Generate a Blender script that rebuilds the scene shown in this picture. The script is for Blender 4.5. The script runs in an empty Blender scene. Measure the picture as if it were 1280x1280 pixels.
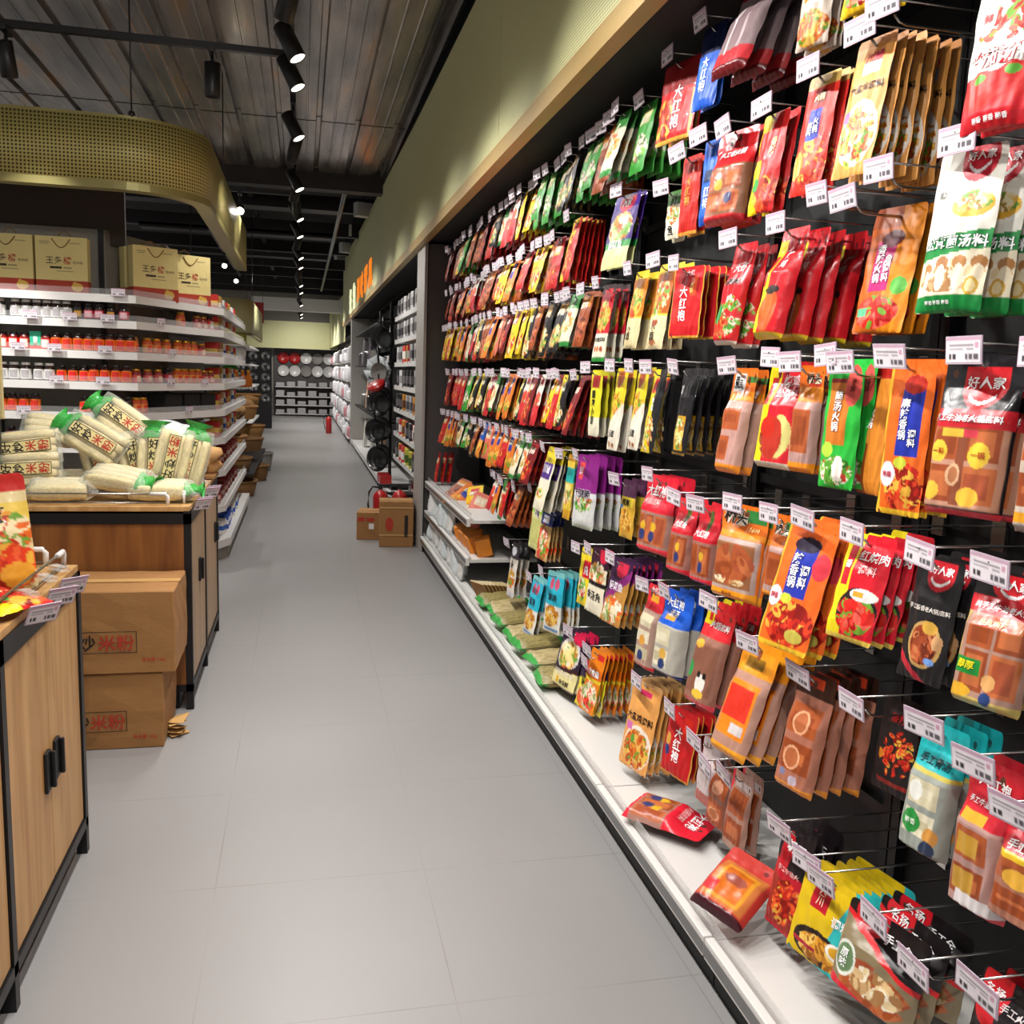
import bpy, bmesh, math, random
import numpy as np
from mathutils import Vector, Matrix, Euler

R = math.radians
SC = bpy.context.scene
COL = SC.collection
rnd = random.Random(11)

# ------------------------------------------------------------------ camera
cd = bpy.data.cameras.new('camera'); cam = bpy.data.objects.new('camera', cd); COL.objects.link(cam)
cam.matrix_world = Matrix(((0.97474467, -0.00122795, -0.22331886, 0.0),
                           (-0.22061689, 0.14988476, -0.96377526, 0.0),
                           (0.03465556, 0.98870271, 0.14582846, 1.5), (0, 0, 0, 1)))
cd.sensor_width = 36; cd.sensor_fit = 'HORIZONTAL'; cd.lens = 32.19; cd.clip_start = 0.05; cd.clip_end = 120
SC.camera = cam
# ------------------------------------------------------------------ world, exposure
w = bpy.data.worlds.new('store_ambient'); SC.world = w; w.use_nodes = True
w.node_tree.nodes['Background'].inputs[0].default_value = (1.0, 0.97, 0.93, 1)
w.node_tree.nodes['Background'].inputs[1].default_value = 0.9
vs = SC.view_settings
vs.view_transform = 'Standard'; vs.look = 'None'; vs.gamma = 1; vs.exposure = -0.95; vs.use_curve_mapping = False
SC.cycles.max_bounces = 5; SC.cycles.diffuse_bounces = 3; SC.cycles.glossy_bounces = 3
SC.cycles.transparent_max_bounces = 8; SC.cycles.transmission_bounces = 3
SC.cycles.sample_clamp_indirect = 4; SC.cycles.caustics_reflective = False; SC.cycles.caustics_refractive = False
SC.cycles.use_denoising = True
SPOT_W = 122.0          # watts of one track spotlight
SPOT_COL = (1.0, 0.965, 0.925)

# ------------------------------------------------------------------ materials
def lin(h):
    if not isinstance(h, str): return tuple(h)
    h = h.lstrip('#'); out = []
    for i in (0, 2, 4):
        c = int(h[i:i+2], 16) / 255
        out.append(c / 12.92 if c <= .04045 else ((c + .055) / 1.055) ** 2.4)
    return tuple(out)
MATS = {}
def node(nt, t, **kw):
    n = nt.nodes.new(t)
    for k, v in kw.items(): setattr(n, k, v)
    return n
def pbr(name, col, rough=.5, metal=0., var=.08, scale=(20, 20, 20), bump=0., spec=.5, coat=0., emit=0.):
    if name in MATS: return MATS[name]
    m = bpy.data.materials.new(name); m.use_nodes = True; nt = m.node_tree; b = nt.nodes['Principled BSDF']
    c = lin(col)
    tc = node(nt, 'ShaderNodeTexCoord'); mp = node(nt, 'ShaderNodeMapping'); mp.inputs['Scale'].default_value = scale
    nz = node(nt, 'ShaderNodeTexNoise'); nz.inputs['Detail'].default_value = 4
    mx = node(nt, 'ShaderNodeMix', data_type='RGBA')
    nt.links.new(tc.outputs['Object'], mp.inputs[0]); nt.links.new(mp.outputs[0], nz.inputs[0])
    mx.inputs[6].default_value = tuple(x * (1 - var) for x in c) + (1,)
    mx.inputs[7].default_value = tuple(min(1, x * (1 + var)) for x in c) + (1,)
    nt.links.new(nz.outputs[0], mx.inputs[0]); nt.links.new(mx.outputs[2], b.inputs['Base Color'])
    b.inputs['Roughness'].default_value = rough; b.inputs['Metallic'].default_value = metal
    b.inputs['Specular IOR Level'].default_value = spec; b.inputs['Coat Weight'].default_value = coat
    if emit:
        b.inputs['Emission Color'].default_value = c + (1,); b.inputs['Emission Strength'].default_value = emit
    if bump:
        bp = node(nt, 'ShaderNodeBump'); bp.inputs['Strength'].default_value = bump; bp.inputs['Distance'].default_value = .01
        nt.links.new(nz.outputs[0], bp.inputs['Height']); nt.links.new(bp.outputs[0], b.inputs['Normal'])
    MATS[name] = m
    return m
def film(name, rough, coat=0., spec=.5):                    # printed film: its print is stored on the mesh
    m = bpy.data.materials.new(name); m.use_nodes = True; nt = m.node_tree; b = nt.nodes['Principled BSDF']
    a = node(nt, 'ShaderNodeVertexColor', layer_name='Col'); nt.links.new(a.outputs[0], b.inputs['Base Color'])
    tc = node(nt, 'ShaderNodeTexCoord'); nz = node(nt, 'ShaderNodeTexNoise'); nz.inputs['Scale'].default_value = 22
    nt.links.new(tc.outputs['Object'], nz.inputs[0])
    bp = node(nt, 'ShaderNodeBump'); bp.inputs['Strength'].default_value = .35; bp.inputs['Distance'].default_value = .012
    nt.links.new(nz.outputs[0], bp.inputs['Height']); nt.links.new(bp.outputs[0], b.inputs['Normal'])
    b.inputs['Roughness'].default_value = rough; b.inputs['Coat Weight'].default_value = coat; b.inputs['Specular IOR Level'].default_value = spec
    MATS[name] = m; return m
film('film', .44, .06, .35); film('clear_film', .3, .15, .45); film('paper_print', .6, 0, .35)
def clear(name, col, rough, alpha):
    m = bpy.data.materials.new(name); m.use_nodes = True; nt = m.node_tree
    nt.nodes.remove(nt.nodes['Principled BSDF'])
    t = node(nt, 'ShaderNodeBsdfTransparent'); g = node(nt, 'ShaderNodeBsdfPrincipled'); mx = node(nt, 'ShaderNodeMixShader')
    g.inputs['Base Color'].default_value = lin(col) + (1,); g.inputs['Roughness'].default_value = rough
    lw = node(nt, 'ShaderNodeLayerWeight'); lw.inputs[0].default_value = .3
    ad = node(nt, 'ShaderNodeMath', operation='MULTIPLY_ADD'); ad.inputs[1].default_value = .5; ad.inputs[2].default_value = alpha
    nt.links.new(lw.outputs[1], ad.inputs[0]); nt.links.new(ad.outputs[0], mx.inputs[0])
    nt.links.new(t.outputs[0], mx.inputs[1]); nt.links.new(g.outputs[0], mx.inputs[2])
    nt.links.new(mx.outputs[0], nt.nodes['Material Output'].inputs[0])
    MATS[name] = m; return m
clear('acrylic', 'DCDCDC', .1, .1); clear('cling_film', 'E8EADC', .16, .1)
pbr('black_metal', '1b1a1c', .42, .3); pbr('black_paint', '101012', .6); pbr('dark_panel', '4a4645', .55, 0, .1, (40, 40, 2))
pbr('shelf_white', 'e4e2de', .38, .1, .03); pbr('chrome', 'b9b7b4', .25, 1.); pbr('white_plastic', 'e8e4e0', .4)
pbr('soffit_black', '141315', .8); pbr('gold_edge', 'b89c66', .4, .3, .1); pbr('carton', '9c6f3f', .8, 0, .12, (6, 6, 60), .1)
pbr('carton_tape', 'c29a60', .35, 0, .05); pbr('rope', '8a6a34', .8); pbr('grey_panel', '8c877e', .55, 0, .05)
pbr('red_paint', 'b01818', .3, 0, .1, coat=.4); pbr('rubber', '18181a', .6); pbr('steel', '9a9a9a', .3, 1., .1)
pbr('pan_black', '161617', .3, .2, coat=.3); pbr('lens_glow', 'fff3e0', .4, 0, .02, emit=14.)
pbr('sign_orange', 'ff8a1e', .5, 0, .03, emit=1.5); pbr('sign_cream', 'f2f5c8', .5, 0, .03, emit=1.6)
pbr('pale_board', 'd8c88c', .5); pbr('ink_black', '1c1512', .7); pbr('ink_red', 'b0321e', .7); pbr('wicker', '8a6338', .8, 0, .35, (60, 60, 120), .5)
pbr('stone_grey', '8f8a84', .6, 0, .15); pbr('sack_tan', 'c79a62', .75, 0, .2, (40, 40, 40), .6); pbr('lid_gold', 'c9962e', .3, .7)
pbr('lid_black', '141214', .35); pbr('green_film', '2fa23c', .28, 0, .3, (30, 30, 30), .6, coat=.3); pbr('white_film', 'dfe6e8', .25, 0, .15, (30, 30, 30), .8)
pbr('olive_paint', '7c7f58', .45, .25, .05); pbr('far_white', 'b8b6b8', .5, 0, .3, (14, 14, 14)); pbr('yellow_paint', 'd8c84a', .4); pbr('cork', 'b98850', .8, 0, .2)

def wood(name, c1, c2, scale=(14, 14, .9)):
    m = bpy.data.materials.new(name); m.use_nodes = True; nt = m.node_tree; b = nt.nodes['Principled BSDF']
    tc = node(nt, 'ShaderNodeTexCoord'); mp = node(nt, 'ShaderNodeMapping'); mp.inputs['Scale'].default_value = scale
    n1 = node(nt, 'ShaderNodeTexNoise'); n1.inputs['Scale'].default_value = 1.6; n1.inputs['Detail'].default_value = 8; n1.inputs['Distortion'].default_value = .6
    rp = node(nt, 'ShaderNodeValToRGB'); rp.color_ramp.elements[0].color = lin(c1) + (1,); rp.color_ramp.elements[1].color = lin(c2) + (1,)
    rp.color_ramp.elements[0].position = .32; rp.color_ramp.elements[1].position = .68
    nt.links.new(tc.outputs['Object'], mp.inputs[0]); nt.links.new(mp.outputs[0], n1.inputs[0])
    nt.links.new(n1.outputs[0], rp.inputs[0]); nt.links.new(rp.outputs[0], b.inputs['Base Color'])
    b.inputs['Roughness'].default_value = .45
    MATS[name] = m
wood('oak', 'ac7d48', 'cfa56c'); wood('walnut', '6e3f1a', '96602c'); wood('ash', '9b8163', 'b89d7c')

def perforated(name, base, hole, pitch, rad, metal=.35, rough=.42):
    """pressed metal sheet with a square grid of punched holes, driven by the sheet's UV in metres"""
    m = bpy.data.materials.new(name); m.use_nodes = True; nt = m.node_tree; b = nt.nodes['Principled BSDF']
    uv = node(nt, 'ShaderNodeUVMap', uv_map='UVMap'); mp = node(nt, 'ShaderNodeMapping'); mp.inputs['Scale'].default_value = (1 / pitch, 1 / pitch, 1)
    fr = node(nt, 'ShaderNodeVectorMath', operation='FRACTION'); sb = node(nt, 'ShaderNodeVectorMath', operation='SUBTRACT'); sb.inputs[1].default_value = (.5, .5, 0)
    ln = node(nt, 'ShaderNodeVectorMath', operation='LENGTH'); rg = node(nt, 'ShaderNodeMapRange')
    rg.inputs[1].default_value = rad - .05; rg.inputs[2].default_value = rad + .05
    mx = node(nt, 'ShaderNodeMix', data_type='RGBA'); mx.inputs[6].default_value = lin(hole) + (1,); mx.inputs[7].default_value = lin(base) + (1,)
    nt.links.new(uv.outputs[0], mp.inputs[0]); nt.links.new(mp.outputs[0], fr.inputs[0]); nt.links.new(fr.outputs[0], sb.inputs[0])
    nt.links.new(sb.outputs[0], ln.inputs[0]); nt.links.new(ln.outputs['Value'], rg.inputs[0]); nt.links.new(rg.outputs[0], mx.inputs[0])
    nt.links.new(mx.outputs[2], b.inputs['Base Color']); b.inputs['Metallic'].default_value = metal; b.inputs['Roughness'].default_value = rough
    MATS[name] = m
perforated('olive_mesh_fine', 'dedca6', '8a885c', .012, .3, .05, .55)
perforated('olive_mesh', 'b8ab66', '3a3319', .021, .3, .2, .5)

# ------------------------------------------------------------------ mesh builder
class MB:
    def __init__(s): s.v = []; s.f = []; s.fm = []; s.fc = []; s.fs = []; s.m = None; s.c = (1, 1, 1); s.sm = False; s.uv = {}
    def mat(s, m, c=None, sm=False):
        s.m = m; s.sm = sm
        if c is not None: s.c = lin(c)
        return s
    def add(s, vs, fs):
        o = len(s.v); s.v += [tuple(p) for p in vs]
        for f in fs:
            s.f.append([o + i for i in f]); s.fm.append(s.m); s.fc.append(s.c); s.fs.append(s.sm)
        return s
    def box(s, x0, x1, y0, y1, z0, z1, ch=0.):
        if ch <= 0:
            v = [(x, y, z) for x in (x0, x1) for y in (y0, y1) for z in (z0, z1)]
            return s.add(v, [(0, 1, 3, 2), (4, 6, 7, 5), (0, 4, 5, 1), (2, 3, 7, 6), (0, 2, 6, 4), (1, 5, 7, 3)])
        bm = bmesh.new(); bmesh.ops.create_cube(bm, size=1)
        for p in bm.verts: p.co = Vector(((x0 + x1) / 2 + p.co.x * (x1 - x0), (y0 + y1) / 2 + p.co.y * (y1 - y0), (z0 + z1) / 2 + p.co.z * (z1 - z0)))
        bmesh.ops.bevel(bm, geom=bm.edges[:], offset=ch, segments=2, affect='EDGES', profile=.6)
        bm.verts.index_update(); s.add([p.co for p in bm.verts], [[q.index for q in f.verts] for f in bm.faces]); bm.free(); return s
    def tube(s, pts, r, n=6, cap=True, rr=None):
        pts = [Vector(p) for p in pts]; v = []; f = []
        for i, p in enumerate(pts):
            d = (pts[min(i + 1, len(pts) - 1)] - pts[max(i - 1, 0)]).normalized()
            a = d.cross(Vector((0, 0, 1)));
            if a.length < .05: a = d.cross(Vector((1, 0, 0)))
            a.normalize(); b = d.cross(a); q = rr[i] if rr else r
            for k in range(n):
                t = 2 * math.pi * k / n; v.append(p + a * (q * math.cos(t)) + b * (q * math.sin(t)))
        for i in range(len(pts) - 1):
            for k in range(n): f.append((i*n + k, i*n + (k+1) % n, (i+1)*n + (k+1) % n, (i+1)*n + k))
        if cap: f.append(tuple(range(n))[::-1]); f.append(tuple((len(pts)-1)*n + k for k in range(n)))
        return s.add(v, f)
    def lathe(s, prof, n=16, M=None, cap=True):            # prof: (radius, z)
        v = []; f = []; M = M or Matrix.Identity(4)
        for r, z in prof:
            for k in range(n):
                t = 2 * math.pi * k / n; v.append(M @ Vector((r * math.cos(t), r * math.sin(t), z)))
        for i in range(len(prof) - 1):
            for k in range(n): f.append((i*n + k, i*n + (k+1) % n, (i+1)*n + (k+1) % n, (i+1)*n + k))
        if cap: f.append(tuple(range(n))[::-1]); f.append(tuple((len(prof)-1)*n + k for k in range(n)))
        return s.add(v, f)
    def slab(s, poly, z0, z1):                             # horizontal slab from a plan polygon
        n = len(poly)
        return s.add([(x, y, z0) for x, y in poly] + [(x, y, z1) for x, y in poly],
                     [tuple(range(n))[::-1], tuple(range(n, 2*n))] + [(i, (i+1) % n, n + (i+1) % n, n + i) for i in range(n)])
    def mesh(s, name, xf=None):
        me = bpy.data.meshes.new(name); names = []
        for m in s.fm:
            if m not in names: names.append(m)
        me.from_pydata([tuple(xf @ Vector(p)) for p in s.v] if xf else s.v, [], s.f)
        for n in names: me.materials.append(MATS[n])
        me.polygons.foreach_set('material_index', [names.index(m) for m in s.fm])
        me.polygons.foreach_set('use_smooth', s.fs)
        if 'film' in names or 'clear_film' in names or 'paper_print' in names:
            a = me.color_attributes.new('Col', 'FLOAT_COLOR', 'CORNER'); out = []
            for p in me.polygons: out += list(s.fc[p.index] + (1.,)) * p.loop_total
            a.data.foreach_set('color', out)
        me.update(); return me
    def build(s, name, parent=None, loc=None, rot=None, xf=None):
        return link(name, s.mesh(name, xf), parent, loc, rot)
def link(name, me, parent=None, loc=None, rot=None):
    o = bpy.data.objects.new(name, me); COL.objects.link(o)
    if parent: o.parent = parent
    if loc is not None: o.location = loc
    if rot is not None: o.rotation_euler = rot
    return o
def tag(o, label, cat, group=None, kind=None):
    o['label'] = label; o['category'] = cat
    if group: o['group'] = group
    if kind: o['kind'] = kind
    return o
def thing(name, label, cat, loc=(0, 0, 0), rot=(0, 0, 0), group=None):
    o = bpy.data.objects.new(name, None); COL.objects.link(o); o.location = loc; o.rotation_euler = rot; o.empty_display_size = .05
    return tag(o, label, cat, group)
def struct(name, mb, **kw):
    o = mb.build(name, **kw); o['kind'] = 'structure'; return o
def uvsheet(name, pts, z0, z1, m, parent=None, n=None):     # vertical sheet along a plan path, UV in metres; z0/z1 numbers or lists
    me = bpy.data.meshes.new(name); v = []; f = []; us = [0.]
    for i in range(1, len(pts)): us.append(us[-1] + math.dist(pts[i], pts[i-1]))
    zz0 = z0 if isinstance(z0, list) else [z0] * len(pts); zz1 = z1 if isinstance(z1, list) else [z1] * len(pts)
    for i, (x, y) in enumerate(pts): v += [(x, y, zz0[i]), (x, y, zz1[i])]
    for i in range(len(pts) - 1): f.append((2*i, 2*i+2, 2*i+3, 2*i+1))
    me.from_pydata(v, [], f); ul = me.uv_layers.new(name='UVMap')
    for lp in me.loops: ul.data[lp.index].uv = (us[lp.vertex_index // 2], v[lp.vertex_index][2])
    me.materials.append(MATS[m]); o = link(name, me, parent)
    md = o.modifiers.new('gauge', 'SOLIDIFY'); md.thickness = .012; md.offset = -1
    for p in me.polygons: p.use_smooth = len(pts) > 4
    return o
# glyph outlines -> meshes (text is set with Blender's own built-in font)
GL = {}
def glyphs(txt, bold=0.):
    k = (txt, bold)
    if k in GL: return GL[k]
    c = bpy.data.curves.new('t', 'FONT'); c.body = txt; c.offset = bold; c.resolution_u = 1; c.align_x = 'CENTER'; c.align_y = 'CENTER'; c.space_line = 1.0
    o = bpy.data.objects.new('t', c); COL.objects.link(o); m = o.to_mesh()
    vs = np.array([v.co[:] for v in m.vertices]) if len(m.vertices) else np.zeros((0, 3)); fs = [tuple(p.vertices) for p in m.polygons]
    if len(vs):
        lo = vs.min(0); hi = vs.max(0); vs = vs - (lo + hi) / 2; vs[:, 2] = 0
    o.to_mesh_clear(); bpy.data.objects.remove(o); bpy.data.curves.remove(c)
    GL[k] = (vs, fs); return GL[k]
def letters(mb, txt, M, size, bold=.01, wide=1.):           # lettering in the local XY plane of M
    vs, fs = glyphs(txt, bold)
    mb.add([M @ Vector((p[0] * size * wide, p[1] * size, 0)) for p in vs], fs)
# ================================================================== the setting
fm = bpy.data.materials.new('epoxy_floor'); fm.use_nodes = True; nt = fm.node_tree; b = nt.nodes['Principled BSDF']; MATS['epoxy_floor'] = fm
tc = node(nt, 'ShaderNodeTexCoord'); sp = node(nt, 'ShaderNodeSeparateXYZ'); nt.links.new(tc.outputs['Object'], sp.inputs[0])
def seam(axis, off, pitch, wd):
    a = node(nt, 'ShaderNodeMath', operation='SUBTRACT'); a.inputs[1].default_value = off; nt.links.new(sp.outputs[axis], a.inputs[0])
    p = node(nt, 'ShaderNodeMath', operation='PINGPONG'); p.inputs[1].default_value = pitch / 2; nt.links.new(a.outputs[0], p.inputs[0])
    c = node(nt, 'ShaderNodeMath', operation='LESS_THAN'); c.inputs[1].default_value = wd; nt.links.new(p.outputs[0], c.inputs[0]); return c
s1 = seam(0, -.245, .61, .0016); s2 = seam(1, 1.982, .612, .002)
mxx = node(nt, 'ShaderNodeMath', operation='MAXIMUM'); nt.links.new(s1.outputs[0], mxx.inputs[0]); nt.links.new(s2.outputs[0], mxx.inputs[1])
nz = node(nt, 'ShaderNodeTexNoise'); nz.inputs['Scale'].default_value = 1.3; nz.inputs['Detail'].default_value = 3; nt.links.new(tc.outputs['Object'], nz.inputs[0])
worn = node(nt, 'ShaderNodeMapRange'); worn.inputs[1].default_value = .4; worn.inputs[2].default_value = .6; nt.links.new(nz.outputs[0], worn.inputs[0])
sm_ = node(nt, 'ShaderNodeMath', operation='MULTIPLY'); nt.links.new(mxx.outputs[0], sm_.inputs[0]); nt.links.new(worn.outputs[0], sm_.inputs[1])
mc = node(nt, 'ShaderNodeMix', data_type='RGBA'); mc.inputs[6].default_value = lin('8a8888') + (1,); mc.inputs[7].default_value = lin('939190') + (1,)
nt.links.new(nz.outputs[0], mc.inputs[0]); md_ = node(nt, 'ShaderNodeMix', data_type='RGBA'); md_.inputs[7].default_value = lin('7d7976') + (1,)
nt.links.new(sm_.outputs[0], md_.inputs[0]); nt.links.new(mc.outputs[2], md_.inputs[6]); nt.links.new(md_.outputs[2], b.inputs['Base Color'])
b.inputs['Roughness'].default_value = .36; b.inputs['Specular IOR Level'].default_value = .45
struct('floor', MB().mat('epoxy_floor').box(-9, 1.75, -1.6, 33, -.1, 0))

# corrugated galvanised deck overhead (near part) and the dark open ceiling beyond it
cm = bpy.data.materials.new('galvanised_deck'); cm.use_nodes = True; nt = cm.node_tree; b = nt.nodes['Principled BSDF']; MATS['galvanised_deck'] = cm
tc = node(nt, 'ShaderNodeTexCoord'); mp = node(nt, 'ShaderNodeMapping'); mp.inputs['Scale'].default_value = (2.6, .5, 1); nt.links.new(tc.outputs['Object'], mp.inputs[0])
nz = node(nt, 'ShaderNodeTexNoise'); nz.inputs['Scale'].default_value = 2.2; nz.inputs['Detail'].default_value = 6; nt.links.new(mp.outputs[0], nz.inputs[0])
rp = node(nt, 'ShaderNodeValToRGB'); nt.links.new(nz.outputs[0], rp.inputs[0])
rp.color_ramp.elements[0].color = lin('7d7977') + (1,); rp.color_ramp.elements[0].position = .35
rp.color_ramp.elements[1].color = lin('b8aca2') + (1,); rp.color_ramp.elements[1].position = .62
e = rp.color_ramp.elements.new(.72); e.color = lin('cda478') + (1,)  # brown sheen and pale reflections put into the deck's colour
nt.links.new(rp.outputs[0], b.inputs['Base Color']); b.inputs['Metallic'].default_value = .7
m2 = node(nt, 'ShaderNodeMapping'); m2.inputs['Scale'].default_value = (30, 1.2, 1); nt.links.new(tc.outputs['Object'], m2.inputs[0])
n2 = node(nt, 'ShaderNodeTexNoise'); n2.inputs['Scale'].default_value = 1; nt.links.new(m2.outputs[0], n2.inputs[0])
rr = node(nt, 'ShaderNodeMapRange'); rr.inputs[3].default_value = .12; rr.inputs[4].default_value = .34; nt.links.new(n2.outputs[0], rr.inputs[0]); nt.links.new(rr.outputs[0], b.inputs['Roughness'])
bp = node(nt, 'ShaderNodeBump'); bp.inputs['Strength'].default_value = .12; bp.inputs['Distance'].default_value = .03; nt.links.new(nz.outputs[0], bp.inputs['Height']); nt.links.new(bp.outputs[0], b.inputs['Normal'])
deck = MB().mat('galvanised_deck')
xs = [-4.5]; k = 0
prof = []
x = -4.5
while x < .95:                                             # wide pan, small rib, wide pan, deep joint
    prof += [(x, 3.80), (x + .10, 3.80), (x + .105, 3.795), (x + .115, 3.795), (x + .12, 3.80), (x + .21, 3.80), (x + .215, 3.795), (x + .225, 3.795), (x + .23, 3.80), (x + .30, 3.80), (x + .31, 3.84), (x + .345, 3.84), (x + .355, 3.80)]
    x += .36
prof = [p for p in prof if p[0] < .96] + [(.96, 3.80)]
ys = [-1.6, 1.6, 5.2, 9.2, 11.48]
for a, c in zip(ys[:-1], ys[1:]):
    n = len(prof); deck.add([(px, a, pz) for px, pz in prof] + [(px, c - .012, pz + .004) for px, pz in prof], [(i, i+1, n+i+1, n+i) for i in range(n-1)])
struct('ceiling', deck)
struct('ceiling_void', MB().mat('soffit_black').box(-4.5, 1.75, -1.6, 33, 4.5, 4.56))
pbr('ceiling_beam', '393331', .6, .2, .1); pbr('dark_steel', '2c2a2c', .5, .4, .15)
struct('beam_front', MB().mat('ceiling_beam').box(-4.5, 1.6, 11.5, 11.72, 3.62, 3.86))
for k in range(11):
    y = 12.9 + k * 1.75; struct('beam_joist', MB().mat('dark_steel').box(-4.5, 1.6, y, y + .14, 4.0 - (k % 3) * .12, 4.22 - (k % 3) * .12))
struct('trim_ceiling', MB().mat('steel').box(.955, .98, -1.6, 11.5, 3.76, 3.80))
struct('wall_right_upper', MB().mat('soffit_black').box(1.3, 1.36, -1.6, 33, 2.55, 4.5))
struct('pipe_conduit', MB().mat('steel', sm=True).tube([(.52, 11.6, 3.72), (.52, 27, 3.72)], .03, 8))
struct('pipe_sprinkler', MB().mat('dark_steel', sm=True).tube([(-.75, 11.8, 4.05), (-.75, 30, 4.05)], .05, 8))
for k, y in enumerate((13.6, 16.4, 19.5)): struct('duct_tray', MB().mat('dark_steel').box(-2.6, .5, y, y + .35, 3.72, 3.8))

# right-hand fascia of perforated olive sheet, its lower lip, soffit and pillar
top = lambda y: 3.55 + max(0, y - 6) * .03
for i, (a, c) in enumerate(((-1.6, 1.1), (1.1, 4.63), (4.63, 8.1), (8.1, 11.6), (11.6, 15.2), (15.2, 18.8), (18.8, 22.5))):
    o = uvsheet('fascia_panel', [(.95, a + .004), (.95, c - .004)], 2.62, [top(a), top(c)], 'olive_mesh_fine'); o['kind'] = 'structure'
struct('trim_fascia', MB().mat('gold_edge').box(.925, .985, -1.6, 22.5, 2.545, 2.622))
struct('soffit', MB().mat('soffit_black').box(.985, 1.6, -1.6, 22.5, 2.57, 2.6))
struct('wall_right', MB().mat('soffit_black').box(1.55, 1.62, -1.6, 33, 0, 2.57))
pbr('pillar_light', 'a8a39d', .5, 0, .06, (30, 30, 1.5))
struct('pillar_shelf_end', MB().mat('pillar_light').box(.972, 1.0, 7.64, 8.15, 0, 2.55).mat('dark_panel').box(1.0, 1.55, 7.66, 8.12, 0, 2.55).mat('black_paint').box(.995, 1.003, 7.635, 7.66, 0, 2.55))
struct('pillar_far', MB().mat('pillar_light').box(.96, 1.5, 18.9, 19.25, 0, 2.55))
# far end wall, far fascia, far duct
struct('wall_far', MB().mat('grey_panel').box(-4.5, 1.75, 31.2, 31.4, 0, 4.5))
o = uvsheet('fascia_far', [(-1.9, 30.4), (1.1, 30.4)], 2.15, 3.0, 'olive_mesh_fine'); o['kind'] = 'structure'
o = uvsheet('fascia_right_far', [(1.0, 22.6), (.86, 30.4)], 2.2, 3.35, 'olive_mesh_fine'); o['kind'] = 'structure'
struct('duct_far', MB().mat('shelf_white').box(-1.2, .98, 23.5, 23.9, 2.92, 3.22))

# ------------------------------------------------------------------ track lighting
def aim(frm, to): return (Vector(to) - Vector(frm)).to_track_quat('-Z', 'Y')
head_me = {}
def spotlight(name, top_z, x, y, target, label, group, power=1., size=116, blend=.75, scale=1., lit=True, r=.042):
    """cylinder spotlight under a track: adapter, stem, tilting head with a glowing lens"""
    t = thing(name, label, 'spotlight', (x, y, top_z), group=group)
    if 'a' not in head_me:
        head_me['a'] = MB().mat('black_metal').box(-.018, .018, -.07, .07, -.03, 0, .004).mat('black_metal', sm=True).tube([(0, 0, -.03), (0, 0, -.10)], .009, 8).mesh('adapter')
        head_me['h'] = MB().mat('black_metal', sm=True).lathe([(r*.3, .095), (r, .09), (r, -.08), (r*.92, -.085), (r*.88, -.07)], 20).mesh('head')
        head_me['l'] = MB().mat('lens_glow', sm=True).lathe([(r*.9, -.079), (r*.5, -.083), (.001, -.084)], 20, cap=False).mesh('lens')
    link('track_adapter', head_me['a'], t)
    hp = Vector((0, 0, -.16)); q = aim(Vector((x, y, top_z)) + hp, target)
    h = link('lamp_head', head_me['h'], t, hp); h.rotation_mode = 'QUATERNION'; h.rotation_quaternion = q
    if lit:
        link('lens', head_me['l'], h)
        ld = bpy.data.lights.new('lamp', 'SPOT'); ld.energy = SPOT_W * power; ld.color = SPOT_COL; ld.spot_size = R(size); ld.spot_blend = blend; ld.shadow_soft_size = .03
        lo = bpy.data.objects.new('lamp', ld); COL.objects.link(lo); lo.parent = h; lo.location = (0, 0, -.095)
    return t
TZ = 3.2
tr = thing('track_rail', 'long black lighting track running down the aisle below the ceiling', 'track', (-.06, 11.5, TZ))
MB().mat('black_metal').box(-.018, .018, -13.0, 18.5, 0, .034).build('rail', tr)
for y in (-12, -9, -6, -3.4, -.5, 2, 5, 8, 11, 14, 17): MB().mat('black_metal').tube([(0, y, .034), (0, y, .6 if y < 0 else 1.3)], .006, 6).build('suspension_rod', tr)
tr2 = thing('track_rail', 'black lighting track crossing the ceiling above the perforated canopy', 'track', (-.08, 5.52, TZ))
MB().mat('black_metal').box(-3.2, 0, -.018, .018, 0, .034).build('rail', tr2)
tr3 = thing('track_rail', 'black lighting track crossing the dark ceiling beyond the canopy', 'track', (-.08, 9.7, TZ))
MB().mat('black_metal').box(-2.4, 0, -.018, .018, 0, .034).build('rail', tr3)
tr4 = thing('track_rail', 'black lighting track above the far left shelves', 'track', (-1.15, 15.5, TZ))
MB().mat('black_metal').box(-.018, .018, -3, 3, 0, .034).build('rail', tr4)
for y in (-2.8, 2.8): MB().mat('black_metal').tube([(0, y, .034), (0, y, 1.3)], .006, 6).build('suspension_rod', tr4)
ORDS = ['first', 'second', 'third']
seq = [(1.15, 1, 1.1, 1.1), (1.7, 1, 1.0, 1.3), (2.3, 1, 1.5, 1.0), (2.85, 1, .8, 1.5), (3.45, 1, 1.3, 1.3),
       (4.25, -1, 1, .5), (4.78, 1, 1.1, 1.2), (5.25, 1, 1.0, 1.3), (6.35, 1, 1.1, 1.1), (7.0, -1, 1, .9), (8.1, 1, 1.2, 1.0), (8.6, -1, 1, .8), (9.7, 1, 1.3, .9), (10.9, 1, 1., 1.0), (11.9, -1, 1, .9),
       (13.0, 1, 1.4, 1.5), (14.2, 1, 1.2, 1.6), (15.6, -1, 1, 1.6), (17.2, 1, 1.2, 1.5), (18.8, 1, 1.3, 1.5), (20.6, -1, 1, 1.8), (22.4, 1, 1.3, 2.4), (24.2, -1, 1, 2.6), (26, 1, 1.2, 2.8), (27.6, 1, 1.0, 3)]  # heads past the far pillar added to brighten the aisle end
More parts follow.
